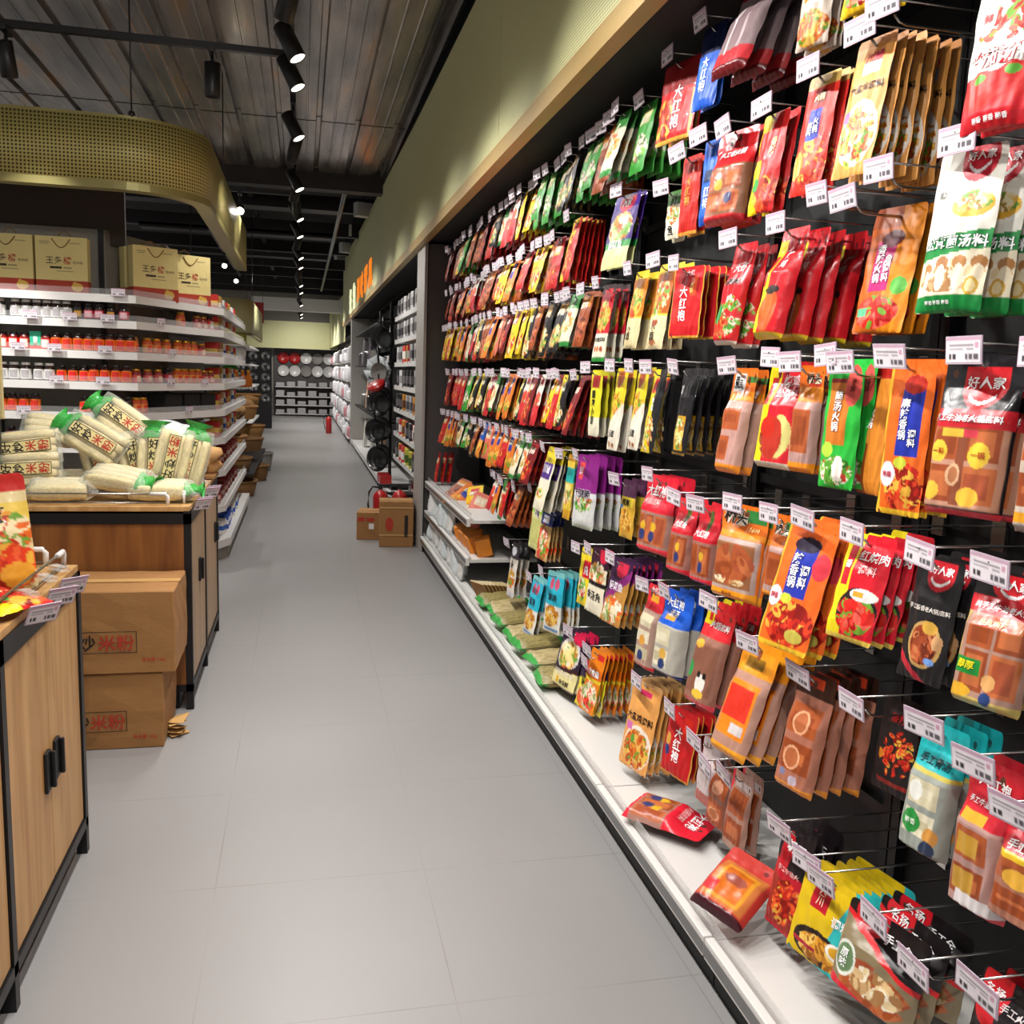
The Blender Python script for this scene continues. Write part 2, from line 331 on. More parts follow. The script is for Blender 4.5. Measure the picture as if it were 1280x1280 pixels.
for i, (y, sd, tz, p) in enumerate(seq):
    if sd > 0: tgt = (1.15, y - .5, tz - .45)
    else: tgt = (-.75, y + 1.2, .7)
    n_ = ['first', 'second', 'third', 'fourth', 'fifth', 'sixth', 'seventh', 'eighth', 'ninth', 'tenth', 'eleventh', 'twelfth', 'thirteenth', 'fourteenth', 'fifteenth', 'sixteenth', 'seventeenth', 'eighteenth', 'nineteenth', 'twentieth', 'twenty-first', 'twenty-second', 'twenty-third', 'twenty-fourth', 'twenty-fifth', 'twenty-sixth', 'twenty-seventh', 'twenty-eighth'][i]
    spotlight('track_spotlight', TZ, -.06, y, tgt, 'black spotlight, %s from the near end of the aisle track, aimed %s' % (n_, 'at the packet wall' if sd > 0 else 'left'), 'aisle track spotlights', p)
# spots over the aisle floor and the left-hand furniture
for i, (y, tx, ty, p) in enumerate(((.05, -.3, 1.3, 1.5), (1.8, -.95, 2.3, .6), (3.15, -.9, 4.2, 1.0), (3.9, .35, 5.2, .9), (2.6, -1.5, 6.4, 1.1), (9.2, .3, 10.0, .8), (16.4, .2, 17.6, 1.8), (19.7, .2, 21, 2.4), (27.9, .1, 31, 3))):  # unseen canopy spot and the end-wall spot added to brighten them
    spotlight('track_spotlight', TZ, -.06, y, (tx, ty, 2.2 if tx < -1.2 else 0.6 if tx < -.5 else 0), 'black cylinder spotlight on the aisle track, pointing at the %s' % ('near floor', 'near wooden cabinet', 'noodle bags', 'middle of the aisle', 'canopy and gift bags, added unseen', 'far aisle floor', 'baskets', 'end of the aisle', 'end wall, added')[i], 'aisle track spotlights', p)
for i, (x, tx, ty, tz, p) in enumerate(((-.48, -.55, 5.7, .0, 0), (-1.5, -1.45, 6.5, .9, .8), (-2.3, -2.0, 6.5, .9, 3.4))):
    spotlight('track_spotlight', TZ - .0, x, 5.52, (tx, ty, tz), 'black cylinder spotlight hanging from the cross track, %s' % ('beside the aisle', 'above the canopy', 'at the left edge')[i], 'cross track spotlights', p, 58, .6, lit=p > 0)
for i, (x, y, z, tx, ty, tz) in enumerate(((-.6, 9.7, TZ, -.3, 5.0, .9), (-1.15, 14.9, TZ, -1.0, 10.0, .8), (-1.15, 17.4, TZ, -.9, 12.0, .8))):
    spotlight('track_spotlight', z, x, y, (tx, ty, tz), 'lit spotlight facing the camera %s' % ('below the dark ceiling left of the track', 'beside the right end of the gift bags', 'farther back, above the left shelves')[i], 'spotlights facing the camera', .5, 60)
tr5 = thing('track_rail', 'black lighting track near the packet wall, added above the view', 'track', (.55, 1.0, TZ))  # unseen track and heads added to light the left cabinets
MB().mat('black_metal').box(-.018, .018, -2.6, 2.2, 0, .034).build('rail', tr5)
for y in (-2.4, 0, 2.0): MB().mat('black_metal').tube([(0, y, .034), (0, y, .6)], .006, 6).build('suspension_rod', tr5)
for i, (y, tx, ty, tz, p) in enumerate(((.9, -.65, 1.4, .3, 1.2), (1.9, -.65, 2.4, .4, 1.3), (3.25, -.6, 4.3, .7, 1.4))):
    spotlight('track_spotlight', TZ, .55, y, (tx, ty, tz), 'added unseen black spotlight aimed across the aisle at the cabinets, %s from the near end' % ORDS[i], 'added spotlights aimed across the aisle', p, 64, .7)
# ================================================================== printed pouches
PAL = {'stew': 'E8A030 D87020 F0C050 C04818 6a9a30 E8B860', 'chili': 'C82818 E04020 A01810 F06030 E8B040 8a1008', 'noodle': 'F0D890 E8C060 F6E8C0 C86030 70A040 B88030',
       'mush': 'E8D0A0 C8A070 F4E8D0 A87848 DDBB88', 'meat': '7a3018 a04828 c06038 5a2010 d08050', 'fish': 'F0E0C0 D8C090 E06030 F8F0E0 80A048 E8A040', 'tom': 'D82018 F04030 E86050 70A030 B01010',
       'veg': '58A030 80C050 E8E8D0 F0D8C8 C84030 307020', 'block': 'b0582e 9a4824 c06a3c a85030', 'pale': 'd8cfae e4dcc0 c8be9a', 'beans': 'E0A030 C88020 F0C868 A06018', 'mix': 'E8A030 C83020 F0E0B0 70A038 E06828 A01818'}
class Canvas:
    def __init__(s, nx, ny, base, asp):
        s.u, s.v = np.meshgrid(np.linspace(0, 1, nx), np.linspace(0, 1, ny)); s.a = np.empty((ny, nx, 3)); s.a[:] = lin(base); s.asp = asp
    def put(s, m, c): s.a[m] = lin(c)
    def run(s, ops, seed):
        rg = random.Random(seed)
        for op in ops.split(';'):
            t = op.split()
            if not t: continue
            k = t[0]; f = []
            for z in t[1:]:
                try: f.append(float(z))
                except ValueError: break
            c = t[-1]
            if k == 'R': s.put((s.u >= f[0]) & (s.u <= f[2]) & (s.v >= f[1]) & (s.v <= f[3]), c)
            elif k == 'E': s.put(((s.u - f[0]) / f[2]) ** 2 + ((s.v - f[1]) / f[3]) ** 2 <= 1, c)
            elif k == 'D': s.put((s.u * f[0] + s.v * f[1]) >= f[2], c)                   # half plane
            elif k == 'H':                                                             # shield
                w, h = f[2], f[3]; y = (s.v - f[1]) / h
                s.put((y >= 0) & (y <= 1) & (abs(s.u - f[0]) <= w * np.sqrt(np.clip(1 - np.clip((y - .35) / .65, 0, 1) ** 2.2, 0, 1))), c)
            elif k == 'A':                                                             # smile
                y = (s.v - f[1]) - f[3] * (1 - ((s.u - f[0]) / f[2]) ** 2); s.put((abs(y) < .012) & (abs(s.u - f[0]) < f[2]), c)
            elif k == 'F':                                                             # heap of food inside an ellipse
                p = PAL[t[6]].split(); n = int(float(t[5])); sz = float(t[7]) if len(t) > 7 else .16
                for i in range(n):
                    a = rg.random() * 6.283; q = math.sqrt(rg.random()); cu = f[0] + f[2] * q * math.cos(a); cv = f[1] + f[3] * q * math.sin(a)
                    r = sz * (.5 + rg.random()); th = rg.random() * 3.14; du = s.u - cu; dv = (s.v - cv) * s.asp
                    x = du * math.cos(th) + dv * math.sin(th); y = -du * math.sin(th) + dv * math.cos(th)
                    m = ((x / r) ** 2 + (y / (r * .55)) ** 2 <= 1) & (((s.u - f[0]) / (f[2] * 1.08)) ** 2 + ((s.v - f[1]) / (f[3] * 1.08)) ** 2 <= 1)
                    s.put(m, rg.choice(p)); s.put(m & (((x + r*.2) / (r*.5)) ** 2 + ((y + r*.12) / (r * .25)) ** 2 <= 1), rg.choice(p))
            elif k == 'C':                                                             # seasoning cakes seen through a clear window
                p = PAL[c].split(); n = int(f[4]); m_ = int(f[5])
                for i in range(n):
                    for j in range(m_):
                        a0 = f[0] + (f[2]-f[0]) * i / n; a1 = f[0] + (f[2]-f[0]) * (i+1) / n; b0 = f[1] + (f[3]-f[1]) * j / m_; b1 = f[1] + (f[3]-f[1]) * (j+1) / m_
                        g = .06 * (a1 - a0); s.put((s.u > a0 + g) & (s.u < a1 - g) & (s.v > b0 + g*.6) & (s.v < b1 - g*.6), p[(i + j) % len(p)])
                        s.put((s.u > a0 + 3*g) & (s.u < a1 - 3*g) & (s.v > b0 + 2*g) & (s.v < b1 - 2*g), p[(i + j + 1) % len(p)])
        return s.a

# name: (what it is, base, back, kind of pouch, thickness, print ops, lettering)
# lettering: text, u, v, size/width, colour, 'h' or 'v', outline colour
D = {
'chili': ('yellow dried chili snack pouch', 'F0CE20', 'b89818', 'p', .03, 'R 0 .72 1 1 E8C018;F .5 .75 .4 .18 50 mix;R .1 .1 .9 .3 C82020', [('麻辣', .5, .2, .3, 'ffe8a0', 'h', None)]),
'clearorange': ('clear pouch of orange snack strips', 'd8c8b8', '9a7a60', 'p', .03, 'R 0 0 1 .2 E8A050;R .1 .28 .9 .5 EEE8E0;F .5 .78 .45 .2 60 stew;E .3 .4 .12 .05 F09030', []),
'silver': ('shiny silver and red vacuum pouch leaning outwards', '8e7c7e', '6a1c24', 'b', .035, 'R 0 0 1 .14 8a1020;R 0 .78 1 1 c03038;R .16 .24 .84 .74 8a7478;R .3 .2 .36 .8 d8d0d0;R .62 .26 .7 .76 b8a8ac;R 0 .92 1 1 6a1018', []),
'bluebag': ('blue pouch high on the wall', '1858C8', '0c1c50', 'p', .02, 'R 0 0 1 .35 101c48;R .1 .4 .5 .7 1c68d8', [('大红袍', .45, .6, .3, 'ffffff', 'v', None)]),
'robe': ('large red pouch with white brush lettering on the top row', 'C81C20', '7a1014', 'p', .02, 'R 0 0 1 .36 8c1418;R 0 .36 1 1 D82024;F .2 .7 .3 .25 40 chili;R 0 .96 1 1 E8B048;R .9 .4 .96 1 E8C070', [('大红袍', .55, .58, .24, 'ffffff', 'v', '7a0c10')]),
'tomato': ('white and red tomato soup pouch', 'F0ECE4', 'c8c0b8', 'p', .035, 'R 0 .66 1 1 D41C28;H .72 .02 .3 .26 C01828;F .5 .36 .4 .12 30 tom .1;E .3 .76 .3 .12 E03028;E .75 .74 .26 .12 D02020;E .28 .69 .1 .03 58A030;E .74 .67 .1 .03 58A030;E .22 .3 .12 .12 E8E0D8;R 0 .92 1 .98 C01420', [('番茄汤料', .52, .57, .24, 'ffffff', 'h', 'C01828'), ('鲜', .22, .3, .14, 'B02030', 'h', None), ('菌香 菌香 菌香', .5, .94, .08, 'ffffff', 'h', None)]),
'stew': ('orange pouch with a bowl of potato beef stew', 'E8A255', '6a3e1c', 'f', .014, 'R 0 0 1 .06 D89048;R .3 .18 .75 .27 b8c0c8;E .52 .7 .46 .24 F4E8D8;F .5 .72 .4 .21 80 stew .1;R .05 .52 .22 .6 E070B0', [('川娇', .55, .15, .22, 'D02060', 'h', None), ('大盘鸡调料', .52, .37, .17, '301808', 'h', None)]),
'hotpot': ('red hot pot pouch with a gold top edge and blue panel', 'DC2C20', '7a1812', 'f', .016, 'R 0 0 1 .1 D0B060;R .3 .3 .68 .56 2038A8;E .5 .2 .22 .07 7a1410;F .6 .76 .5 .2 80 chili .12;E .15 .75 .2 .12 E8A040;R .3 .56 .6 .6 E8C040', [('火锅', .5, .2, .16, 'e8d8a0', 'h', None), ('火锅', .58, .44, .17, 'ffffff', 'v', '101c60'), ('底料', .4, .46, .15, 'ffffff', 'v', '101c60')]),
'crayyellow': ('yellow and red crayfish seasoning pouch', 'F2D414', '8a1818', 'p', .025, 'D 1 0 .4 C81C20;R .05 .18 .4 .48 B02018;F .65 .8 .35 .18 60 chili;E .3 .72 .18 .07 2c9a40', [('香辣', .7, .35, .2, 'ffe0a0', 'v', None)]),
'ribbon': ('red topped clear pouch of brown seasoning cakes', 'C81C22', '5a3020', 'b', .05, 'R 0 .4 1 1 8a5a40;C .08 .42 .92 .9 2 2 block;R .3 0 .5 .1 E02028;R 0 .92 1 1 C02028;E .4 .6 .1 .06 D8A030;E .7 .75 .1 .06 283060', [('手工老火锅', .5, .26, .13, 'ffffff', 'h', '7a0c10')]),
'bluebag2': ('blue pouch with white brush letters beside a red one', '1C60D0', '0c1c50', 'p', .02, 'R .2 .35 .7 .5 16305a;R 0 .9 1 1 1448a8', [('红袍', .5, .68, .36, 'ffffff', 'v', None)]),
'robe2': ('slim red pouch with gold letters', 'C02018', '701410', 'f', .016, 'R 0 .96 1 1 E0A040;R .6 .1 .8 .5 D83020', [('大红袍', .5, .45, .28, 'D8A040', 'v', None)]),
'fishwhite': ('small cream and green fish seasoning pouch', 'E8E4CC', '888068', 'f', .014, 'R 0 0 1 .3 407030;F .5 .5 .4 .2 30 fish', [('鱼', .5, .82, .4, '202020', 'h', None)]),
'purplecray': ('purple pouch with crayfish picture and pale yellow foot', '3c1c70', '2a1830', 'f', .016, 'R 0 0 1 .2 3c2080;H .55 .04 .28 .2 D02038;F .5 .45 .4 .2 70 noodle;R 0 .64 1 .74 2c8a40;R 0 .74 1 1 DCDC98', [('酸菜鱼', .5, .69, .18, 'ffffff', 'h', None), ('人家', .55, .12, .16, 'ffffff', 'h', None)]),
'yellowred': ('yellow and red crayfish pouch on the second row', 'F0C018', '8a1818', 'f', .016, 'D 1 .3 .75 C82020;F .5 .72 .4 .2 50 chili;R .2 .08 .8 .2 D02020', [('火锅', .5, .4, .3, 'C82020', 'v', 'ffe8a0')]),
'mushroom': ('white and green pine mushroom soup pouch', 'ECE9DC', 'b8b098', 'p', .035, 'H .62 .0 .27 .22 C41C30;A .62 .1 .16 .06 ffffff;E .66 .36 .36 .11 F8F4E8;E .66 .36 .3 .085 E8B030;F .66 .34 .26 .06 30 noodle .07;E .17 .3 .11 .13 DCD8CC;D .06 1 .57 12883C;D .06 1 .685 E8DCC0;F .5 .79 .48 .09 26 mush .12;E .16 .74 .07 .035 B07840;E .16 .82 .05 .07 F0E2C4;E .4 .71 .1 .04 A87040;E .4 .8 .07 .08 F4E8D0;E .66 .71 .1 .04 B88048;E .66 .8 .08 .08 F4E6CC;E .9 .71 .1 .04 B07840;E .9 .8 .08 .08 F0E0C0;R 0 .9 1 1 14883C;E .84 .85 .09 .055 D8A838;E .84 .85 .06 .04 F0D8A0', [('好人家', .63, .06, .14, 'ffffff', 'h', None), ('松茸菌汤料', .5, .585, .19, 'ffffff', 'h', '0c5c28'), ('鲜', .17, .28, .12, '404038', 'h', None), ('菌香 菌香 菌香', .4, .945, .06, 'ffffff', 'h', None)]),
'magenta': ('brown and orange fish hot pot pouch with magenta panel, hanging deep', 'C86018', '5a2810', 'p', .025, 'R 0 0 1 .16 a84c14;D 1 0 .55 E88A18;R .22 .28 .62 .68 C82878;E .5 .26 .22 .07 5a1020;F .45 .84 .4 .12 60 tom;E .8 .64 .14 .07 58b040;R .05 .8 .3 .87 58b888', [('香辣火锅', .36, .46, .16, 'ffffff', 'v', '701040'), ('鱼调料', .54, .5, .15, 'ffffff', 'v', '701040')]),
'chickenred': ('red and yellow roast chicken seasoning pouch', 'D01824', '6a1018', 'b', .05, 'R 0 .1 .34 1 F0D818;R .34 0 1 .18 C81420;R .08 .25 .25 .55 C82020;E .55 .76 .28 .2 C85828;E .5 .72 .2 .12 D86830;E .55 .58 .26 .04 2a1c18;R 0 .96 1 1 E0C020', [('烤鸡', .62, .3, .22, 'F4D0D0', 'v', None)]),
'prawnred': ('red pouch with a picture of prawns and vegetables', 'D21C26', '701018', 'b', .04, 'R 0 0 1 .16 B81420;F .6 .74 .4 .2 70 veg .1;F .4 .84 .3 .1 30 chili .1;E .2 .7 .16 .1 1c9048;R 0 .97 1 1 E8E0D8', [('大虾', .55, .25, .27, 'ffffff', 'h', None), ('调味料', .55, .4, .2, '101010', 'h', 'e8c0c0')]),
'robe3': ('red pouch with white brush letters and gold border on the third row', 'CC1C22', '601418', 'f', .014, 'R 0 0 .03 1 E0A840;R .97 0 1 1 E0A840;R 0 .97 1 1 E0A840;R .62 .15 .8 .42 D85020;R .14 .5 .3 .8 D83028', [('大红袍', .45, .52, .25, 'ffffff', 'v', None), ('火锅', .68, .3, .12, 'F0D070', 'v', None), ('大红', .55, .09, .13, 'ffe0e0', 'h', None)]),
'beige': ('yellow topped pouch with a cream foot, nearer of two', 'EED038', '5a4018', 'p', .025, 'R 0 .1 1 .6 B86020;F .5 .4 .4 .2 50 mix;R 0 .62 1 1 E4D4A8;E .5 .7 .18 .04 A04828;E .5 .92 .2 .04 A86840', [('小面', .5, .8, .24, '302010', 'v', None)]),
'beige2': ('yellow topped pouch with a cream foot, farther of two', 'E8C830', '5a4018', 'p', .025, 'R 0 .1 1 .6 D88020;F .5 .4 .4 .2 50 stew;R 0 .62 1 1 E0D0A0', [('小面', .5, .8, .24, '302010', 'v', None)]),
'fishred': ('cream and green pouch with a red fish soup picture', 'C82030', '3a2018', 'f', .016, 'R 0 0 1 .12 301820;H .5 .05 .3 .18 D02030;F .5 .42 .42 .2 60 stew;R 0 .64 1 .95 EAE4CC;R 0 .95 1 1 2c9038;E .25 .84 .1 .04 B86030;E .5 .84 .1 .04 C07030;E .75 .84 .1 .04 A85028', [('金汤鱼调料', .5, .72, .17, '201810', 'h', None)]),
'clearyellow': ('clear pouch with yellow foot at the right picture edge', 'b8aca0', '6a5040', 'b', .05, 'R 0 0 1 .3 2a2424;R 0 .3 1 .92 c8b8a8;C .05 .35 .95 .88 1 2 block;R 0 .88 1 .94 E8A020', []),
'blackblocks': ('black topped clear pouch of four brown hot pot blocks', '1a181c', '4a2a1c', 'b', .055, 'R .02 .4 .98 .95 c49078;C .04 .42 .96 .94 2 2 block;R .44 .42 .56 .94 8a4a30;H .55 .07 .28 .27 CC2028;A .55 .25 .18 .05 ffffff;R 0 .34 1 .46 C4202C;R .22 .47 .62 .52 E0B840;R .5 .47 .66 .52 D84050;E .2 .61 .12 .07 F0C840;E .72 .62 .13 .08 F0C840;E .16 .86 .12 .06 F0C040;E .66 .88 .14 .06 F0BC40;E .44 .75 .09 .07 E0B088;E .44 .75 .06 .05 b07048;R 0 .965 1 1 D83848', [('好人家', .55, .17, .16, 'ffffff', 'h', None), ('手工牛油老火锅底料', .48, .4, .098, 'ffffff', 'h', '7a0c14'), ('一料', .2, .61, .085, 'B04818', 'h', None), ('一锅', .72, .62, .09, 'B04818', 'h', None)]),
'numbing': ('orange numbing spice pouch with a blue panel, upper of two such', 'EC6A1E', '6a2c14', 'f', .018, 'R 0 0 .06 1 E8B830;R .36 .14 .84 .62 2434A8;E .6 .16 .26 .06 B82818;F .6 .82 .4 .15 70 chili .12;E .22 .74 .2 .08 F0E0E8;E .5 .66 .14 .04 C8D040;R 0 .965 1 1 F0C030', [('麻辣香锅', .48, .38, .2, 'ffffff', 'v', '14206a'), ('调料', .7, .5, .17, 'ffffff', 'v', '14206a'), ('特惠', .22, .74, .12, 'C02840', 'h', None)]),
'crayorange': ('narrow brown and orange pouch half hidden beside the green one', '9a4818', '3a1c10', 'p', .025, 'D 1 0 .5 E89030;R .2 .3 .5 .6 E8A040;R 0 0 1 .1 B02018', [('火锅', .5, .4, .3, 'ffffff', 'v', None)]),
'greensoup': ('bright green mushroom soup hot pot pouch', '28B43C', '1c3a1c', 'p', .022, 'R 0 0 1 .08 30C848;R .12 .15 .72 .66 D07828;R .12 .15 .72 .18 8a2018;E .75 .2 .2 .16 E05850;F .5 .86 .42 .11 60 veg .12;E .25 .7 .2 .06 B8D848;E .62 .84 .14 .1 F0E4DC', [('菌汤火锅', .42, .4, .22, 'ffffff', 'v', '7a3010'), ('香鲜', .76, .2, .14, '8a2018', 'v', None)]),
'bridge': ('orange topped clear pouch of brown cake beside the green pouch', 'E8701C', '5a2c18', 'b', .04, 'R 0 .34 1 .9 b89088;C .1 .38 .9 .84 1 1 block;R .4 .1 .9 .2 C83018;R 0 .2 1 .33 EC8A20;R 0 .9 1 1 F09020', [('桥头', .6, .12, .3, '141414', 'h', 'f4e0c0')]),
'chicken2': ('red and yellow braised chicken seasoning pouch', 'D41C2C', '7a1018', 'b', .045, 'R 0 0 .34 1 F2DC18;R .1 .15 .26 .42 C82020;F .6 .72 .36 .2 20 meat .14;E .72 .7 .24 .2 D8D080;E .55 .72 .26 .2 B83020;E .4 .62 .2 .1 C82818;R 0 .95 1 1 E8E0C8', [('烧鸡', .66, .18, .24, 'F8D8D8', 'h', None), ('公调料', .66, .3, .18, 'F0C0C0', 'h', None)]),
'bridge2': ('orange topped clear pouch with stacked brown cakes', 'E87020', '5a2c18', 'b', .04, 'R 0 .32 1 .92 c0948a;C .1 .36 .9 .62 1 1 block;C .1 .64 .6 .9 1 1 block;R .1 .06 .55 .22 d8d8d8;R .6 .08 1 .14 307838;R 0 .22 1 .31 F0901C;R 0 .92 1 1 E88A20', [('頭', .32, .14, .34, '141414', 'h', None)]),
'blacknoodle': ('black noodle sauce pouch, first of a dark row', '17151a', '121014', 'f', .02, 'R .28 .55 .8 .95 D0A028;F .55 .75 .26 .18 40 noodle;R .1 .2 .3 .3 d8d8d8;R 0 .97 1 1 8a6a30', []),
'yellownoodle': ('yellow edged black pouch with a noodle bowl', 'E8CC20', '17151a', 'f', .02, 'D 1 -.35 .42 1a1a1e;F .45 .78 .4 .2 60 noodle .1;R .2 .1 .5 .3 D82020', [('拌面', .55, .42, .22, 'ffffff', 'v', None)]),
'smallnoodle': ('yellow and cream small noodle sauce pouch', 'E4C828', '5a4820', 'f', .018, 'H .45 .04 .26 .2 b05020;F .5 .42 .42 .16 40 stew .1;D .3 1 .72 EAE2D0;E .3 .93 .1 .03 A06028;E .6 .94 .1 .03 A06028', [('小面', .45, .8, .26, '181410', 'h', None)]),
'stripyellow': ('tall yellow and white pouch with black vertical letters', 'E6DC30', '4a4418', 'f', .016, 'R 0 .7 1 1 E8E4C8;R .2 .08 .8 .26 D03030', [('重庆小面', .5, .56, .3, '141414', 'v', None)]),
'goldframe': ('gold framed clear pouch of hot pot blocks by the right edge', 'C8B060', '5a4428', 'b', .05, 'R .1 .2 1 .93 b08878;C .16 .26 .98 .9 2 2 block;R 0 0 1 .22 1c1a1c;H .55 .02 .3 .2 CC2028;A .55 .13 .18 .05 ffffff;R 0 .2 1 .32 C4242C;R .24 .34 .76 .42 C85030;R .05 .66 .48 .78 1c8a38;E .62 .8 .1 .06 E0A868;E .62 .92 .08 .05 28407a;E .2 .9 .2 .05 E8B030', [('好人家', .55, .09, .15, 'ffffff', 'h', None), ('纯手工牛油老火锅', .5, .265, .1, 'ffffff', 'h', None), ('醇厚', .26, .71, .13, 'F0E020', 'h', None), ('经典麻辣', .5, .38, .1, 'F0C890', 'h', None)]),
'blackslim': ('slim black hot pot pouch with a bowl picture', '1d1b1d', '141214', 'f', .022, 'H .56 .03 .3 .24 CC2432;A .56 .17 .2 .05 ffffff;E .55 .7 .34 .19 c8a060;E .54 .7 .29 .16 9a4020;F .54 .7 .26 .14 40 meat .1;E .62 .56 .16 .05 D8A848;E .8 .66 .1 .06 d0a070;D -.35 1 .77 C02838;D -.35 1 .84 1d1b1d;E .72 .82 .1 .03 78a0e0', [('好人家', .56, .1, .17, 'ffffff', 'h', None), ('手工酱香老火锅底料', .5, .42, .1, 'e0d8d0', 'h', None)]),
'braised': ('yellow and red braised pork seasoning pouch', 'D8182C', '6a1018', 'f', .03, 'R 0 0 .36 1 EED81C;R .12 .12 .3 .5 C8202C;E .6 .72 .38 .22 28181a;F .6 .75 .34 .18 60 tom .12;E .7 .56 .26 .06 F4ECE8;R .5 .53 .72 .58 E8A030;R 0 .95 1 1 E0C050', [('红烧肉', .68, .2, .2, 'ffffff', 'h', None), ('调料', .66, .33, .18, 'F0C0C0', 'h', None), ('香', .21, .3, .15, 'ffffff', 'v', None)]),
'numbing2': ('orange numbing spice pouch with a blue panel, lower of two such', 'EE6A20', '6a2c14', 'f', .022, 'R 0 0 .04 1 E8B030;R .3 .2 .74 .6 2434A8;E .5 .2 .26 .06 241830;E .86 .34 .14 .1 D83848;F .55 .8 .42 .16 90 chili .12;E .14 .62 .16 .08 F0E4EC;E .4 .62 .12 .04 C8D040;E .72 .88 .16 .05 C8B850;R 0 .965 1 1 F0C030', [('辣香锅', .42, .4, .18, 'ffffff', 'v', '14206a'), ('调料', .62, .44, .18, 'ffffff', 'v', '14206a'), ('特惠', .14, .62, .1, 'C02840', 'h', None)]),
'bridge3': ('smaller orange topped clear pouch behind the large spice pouch', 'E8701E', '6a3a24', 'b', .04, 'R 0 .38 1 .92 b8948c;C .08 .42 .92 .88 1 1 block;R .4 .08 1 .2 2c7838;R 0 .92 1 1 F09820', [('桥头', .32, .18, .26, '141414', 'h', 'f0e8d8')]),
'bridgebig': ('large orange topped clear pouch of ribbed brown seasoning', 'EA7420', '6a3a24', 'b', .05, 'R 0 .36 1 .9 b8a098;R .08 .4 .92 .86 96603c;F .5 .62 .4 .2 34 block .2;F .5 .8 .34 .04 14 mush .06;R .5 .04 1 .17 2c7c38;D 1 0 .98 EA7420;R 0 .28 1 .345 F0901C;R 0 .9 1 1 F09A20', [('桥头', .3, .13, .26, '141414', 'h', 'f4ecd8'), ('1600', .78, .24, .11, 'ffe8a0', 'h', None), ('老火锅', .5, .94, .07, '904010', 'h', None)]),
'redclear': ('red topped clear seasoning pouch with a pepper, right of three', 'E02838', '6a3a34', 'b', .05, 'R 0 .46 1 .92 a87468;C .06 .48 .94 .9 2 1 block;E .6 .2 .1 .14 5a6a30;E .62 .64 .1 .06 E0B030;E .62 .78 .11 .07 303a70;R 0 .92 1 1 E83040', [('大红袍', .5, .36, .2, 'ffffff', 'h', None)]),
'redclear2': ('red topped clear seasoning pouch with a pepper, middle of three', 'E02838', '6a3a34', 'b', .05, 'R 0 .46 1 .92 a87468;C .06 .48 .94 .9 2 1 block;E .6 .18 .1 .14 5a6a30;E .62 .64 .1 .06 E0B030;E .62 .78 .11 .07 303a70;R 0 .92 1 1 E83040', [('大红袍', .5, .34, .2, 'ffffff', 'h', None)]),
'redclear3': ('red topped clear seasoning pouch, left of three', 'E22438', '6a3a34', 'b', .05, 'R 0 .48 1 .92 a87c70;C .04 .5 .96 .9 3 1 block;E .3 .66 .09 .06 E0B030;E .62 .66 .09 .06 E0B030;E .28 .78 .1 .07 303a70;E .6 .78 .1 .07 303a70;R 0 .92 1 1 E83040', [('大红袍', .4, .2, .22, 'ffffff', 'h', None), ('火锅底料', .42, .34, .13, 'F0B0B0', 'h', None)]),
'goldbean': ('narrow gold pouch with a purple stripe', 'D8A838', '4a2848', 'f', .018, 'R 0 0 1 .3 4a2440;R .2 .3 .9 .45 E8D040;F .5 .72 .4 .2 50 beans;R 0 .44 .3 .5 2870c0', [('椒麻', .5, .38, .26, '302010', 'h', None)]),
'purplewhite': ('tall purple and white mushroom soup pouch', '8A2080', '402040', 'p', .03, 'R 0 .5 1 1 D4D4D2;R .16 .1 .4 .34 E04848;F .5 .64 .4 .12 50 veg .09;R 0 .5 1 .56 e8e8ea;R 0 .95 1 1 C0C8B8', [('什锦菌', .5, .52, .22, '302838', 'h', 'f0e8f0'), ('鲜', .28, .22, .22, 'F0C8D8', 'v', None)]),
'tealstrip': ('narrow teal and yellow pouch', 'E0C040', '3a3418', 'f', .016, 'R 0 0 1 .1 C89030;R 0 .2 1 .42 28B0A8;F .5 .6 .4 .16 30 noodle;E .5 .5 .4 .05 F0E090;R 0 .85 1 1 D8A028', []),
'whitepurple': ('cream pouch with purple band and yellow top', 'E8E0C8', '241c20', 'f', .018, 'R 0 0 1 .25 E8D030;R .1 .25 .9 .5 4a2c80;R .2 .3 .8 .4 e8e0f0;E .5 .74 .3 .08 E8D040;F .5 .74 .24 .06 20 noodle', [('米线', .5, .36, .26, '302060', 'h', None)]),
'redblock2': ('red and black topped pouch of golden cubes at the right edge', 'D02030', '5a3424', 'b', .055, 'R 0 .4 1 .95 a8705a;C .06 .42 .94 .92 1 2 block;R 0 0 1 .2 1c181c;E .5 .6 .24 .08 E8B040;R 0 .3 1 .4 C0202C;R .1 .4 .7 .46 E8C030', [('手工牛油', .5, .34, .16, 'ffffff', 'h', None)]),
'redblock': ('red topped clear pouch of two gold stamped cubes', 'D02434', '6a4030', 'b', .06, 'R 0 .4 1 .95 b89088;C .1 .42 .8 .92 1 2 block;R .2 .48 .6 .62 C89838;R .2 .72 .6 .86 C89838;R .16 .33 .6 .4 E8B038;R .3 .86 1 .95 E8E0E0;R 0 .95 1 1 D82838', [('大红袍', .5, .14, .2, 'ffffff', 'h', None), ('手工牛油老火锅', .5, .27, .1, 'ffffff', 'h', None)]),
'tealblock': ('teal topped clear pouch of two pale cakes', '20B4B8', '2a5a5c', 'b', .055, 'R 0 .38 1 1 9aa098;C .14 .4 .86 .88 1 2 pale;R 0 .35 1 .385 C8B850;E .36 .52 .14 .08 F4F4EC;E .36 .76 .2 .09 2c9844;E .78 .82 .13 .07 D89848;E .76 .92 .13 .07 303c58', [('手工骨汤', .5, .28, .17, '0c3c48', 'h', None), ('菌香', .36, .76, .12, 'e8f8e0', 'h', None)]),
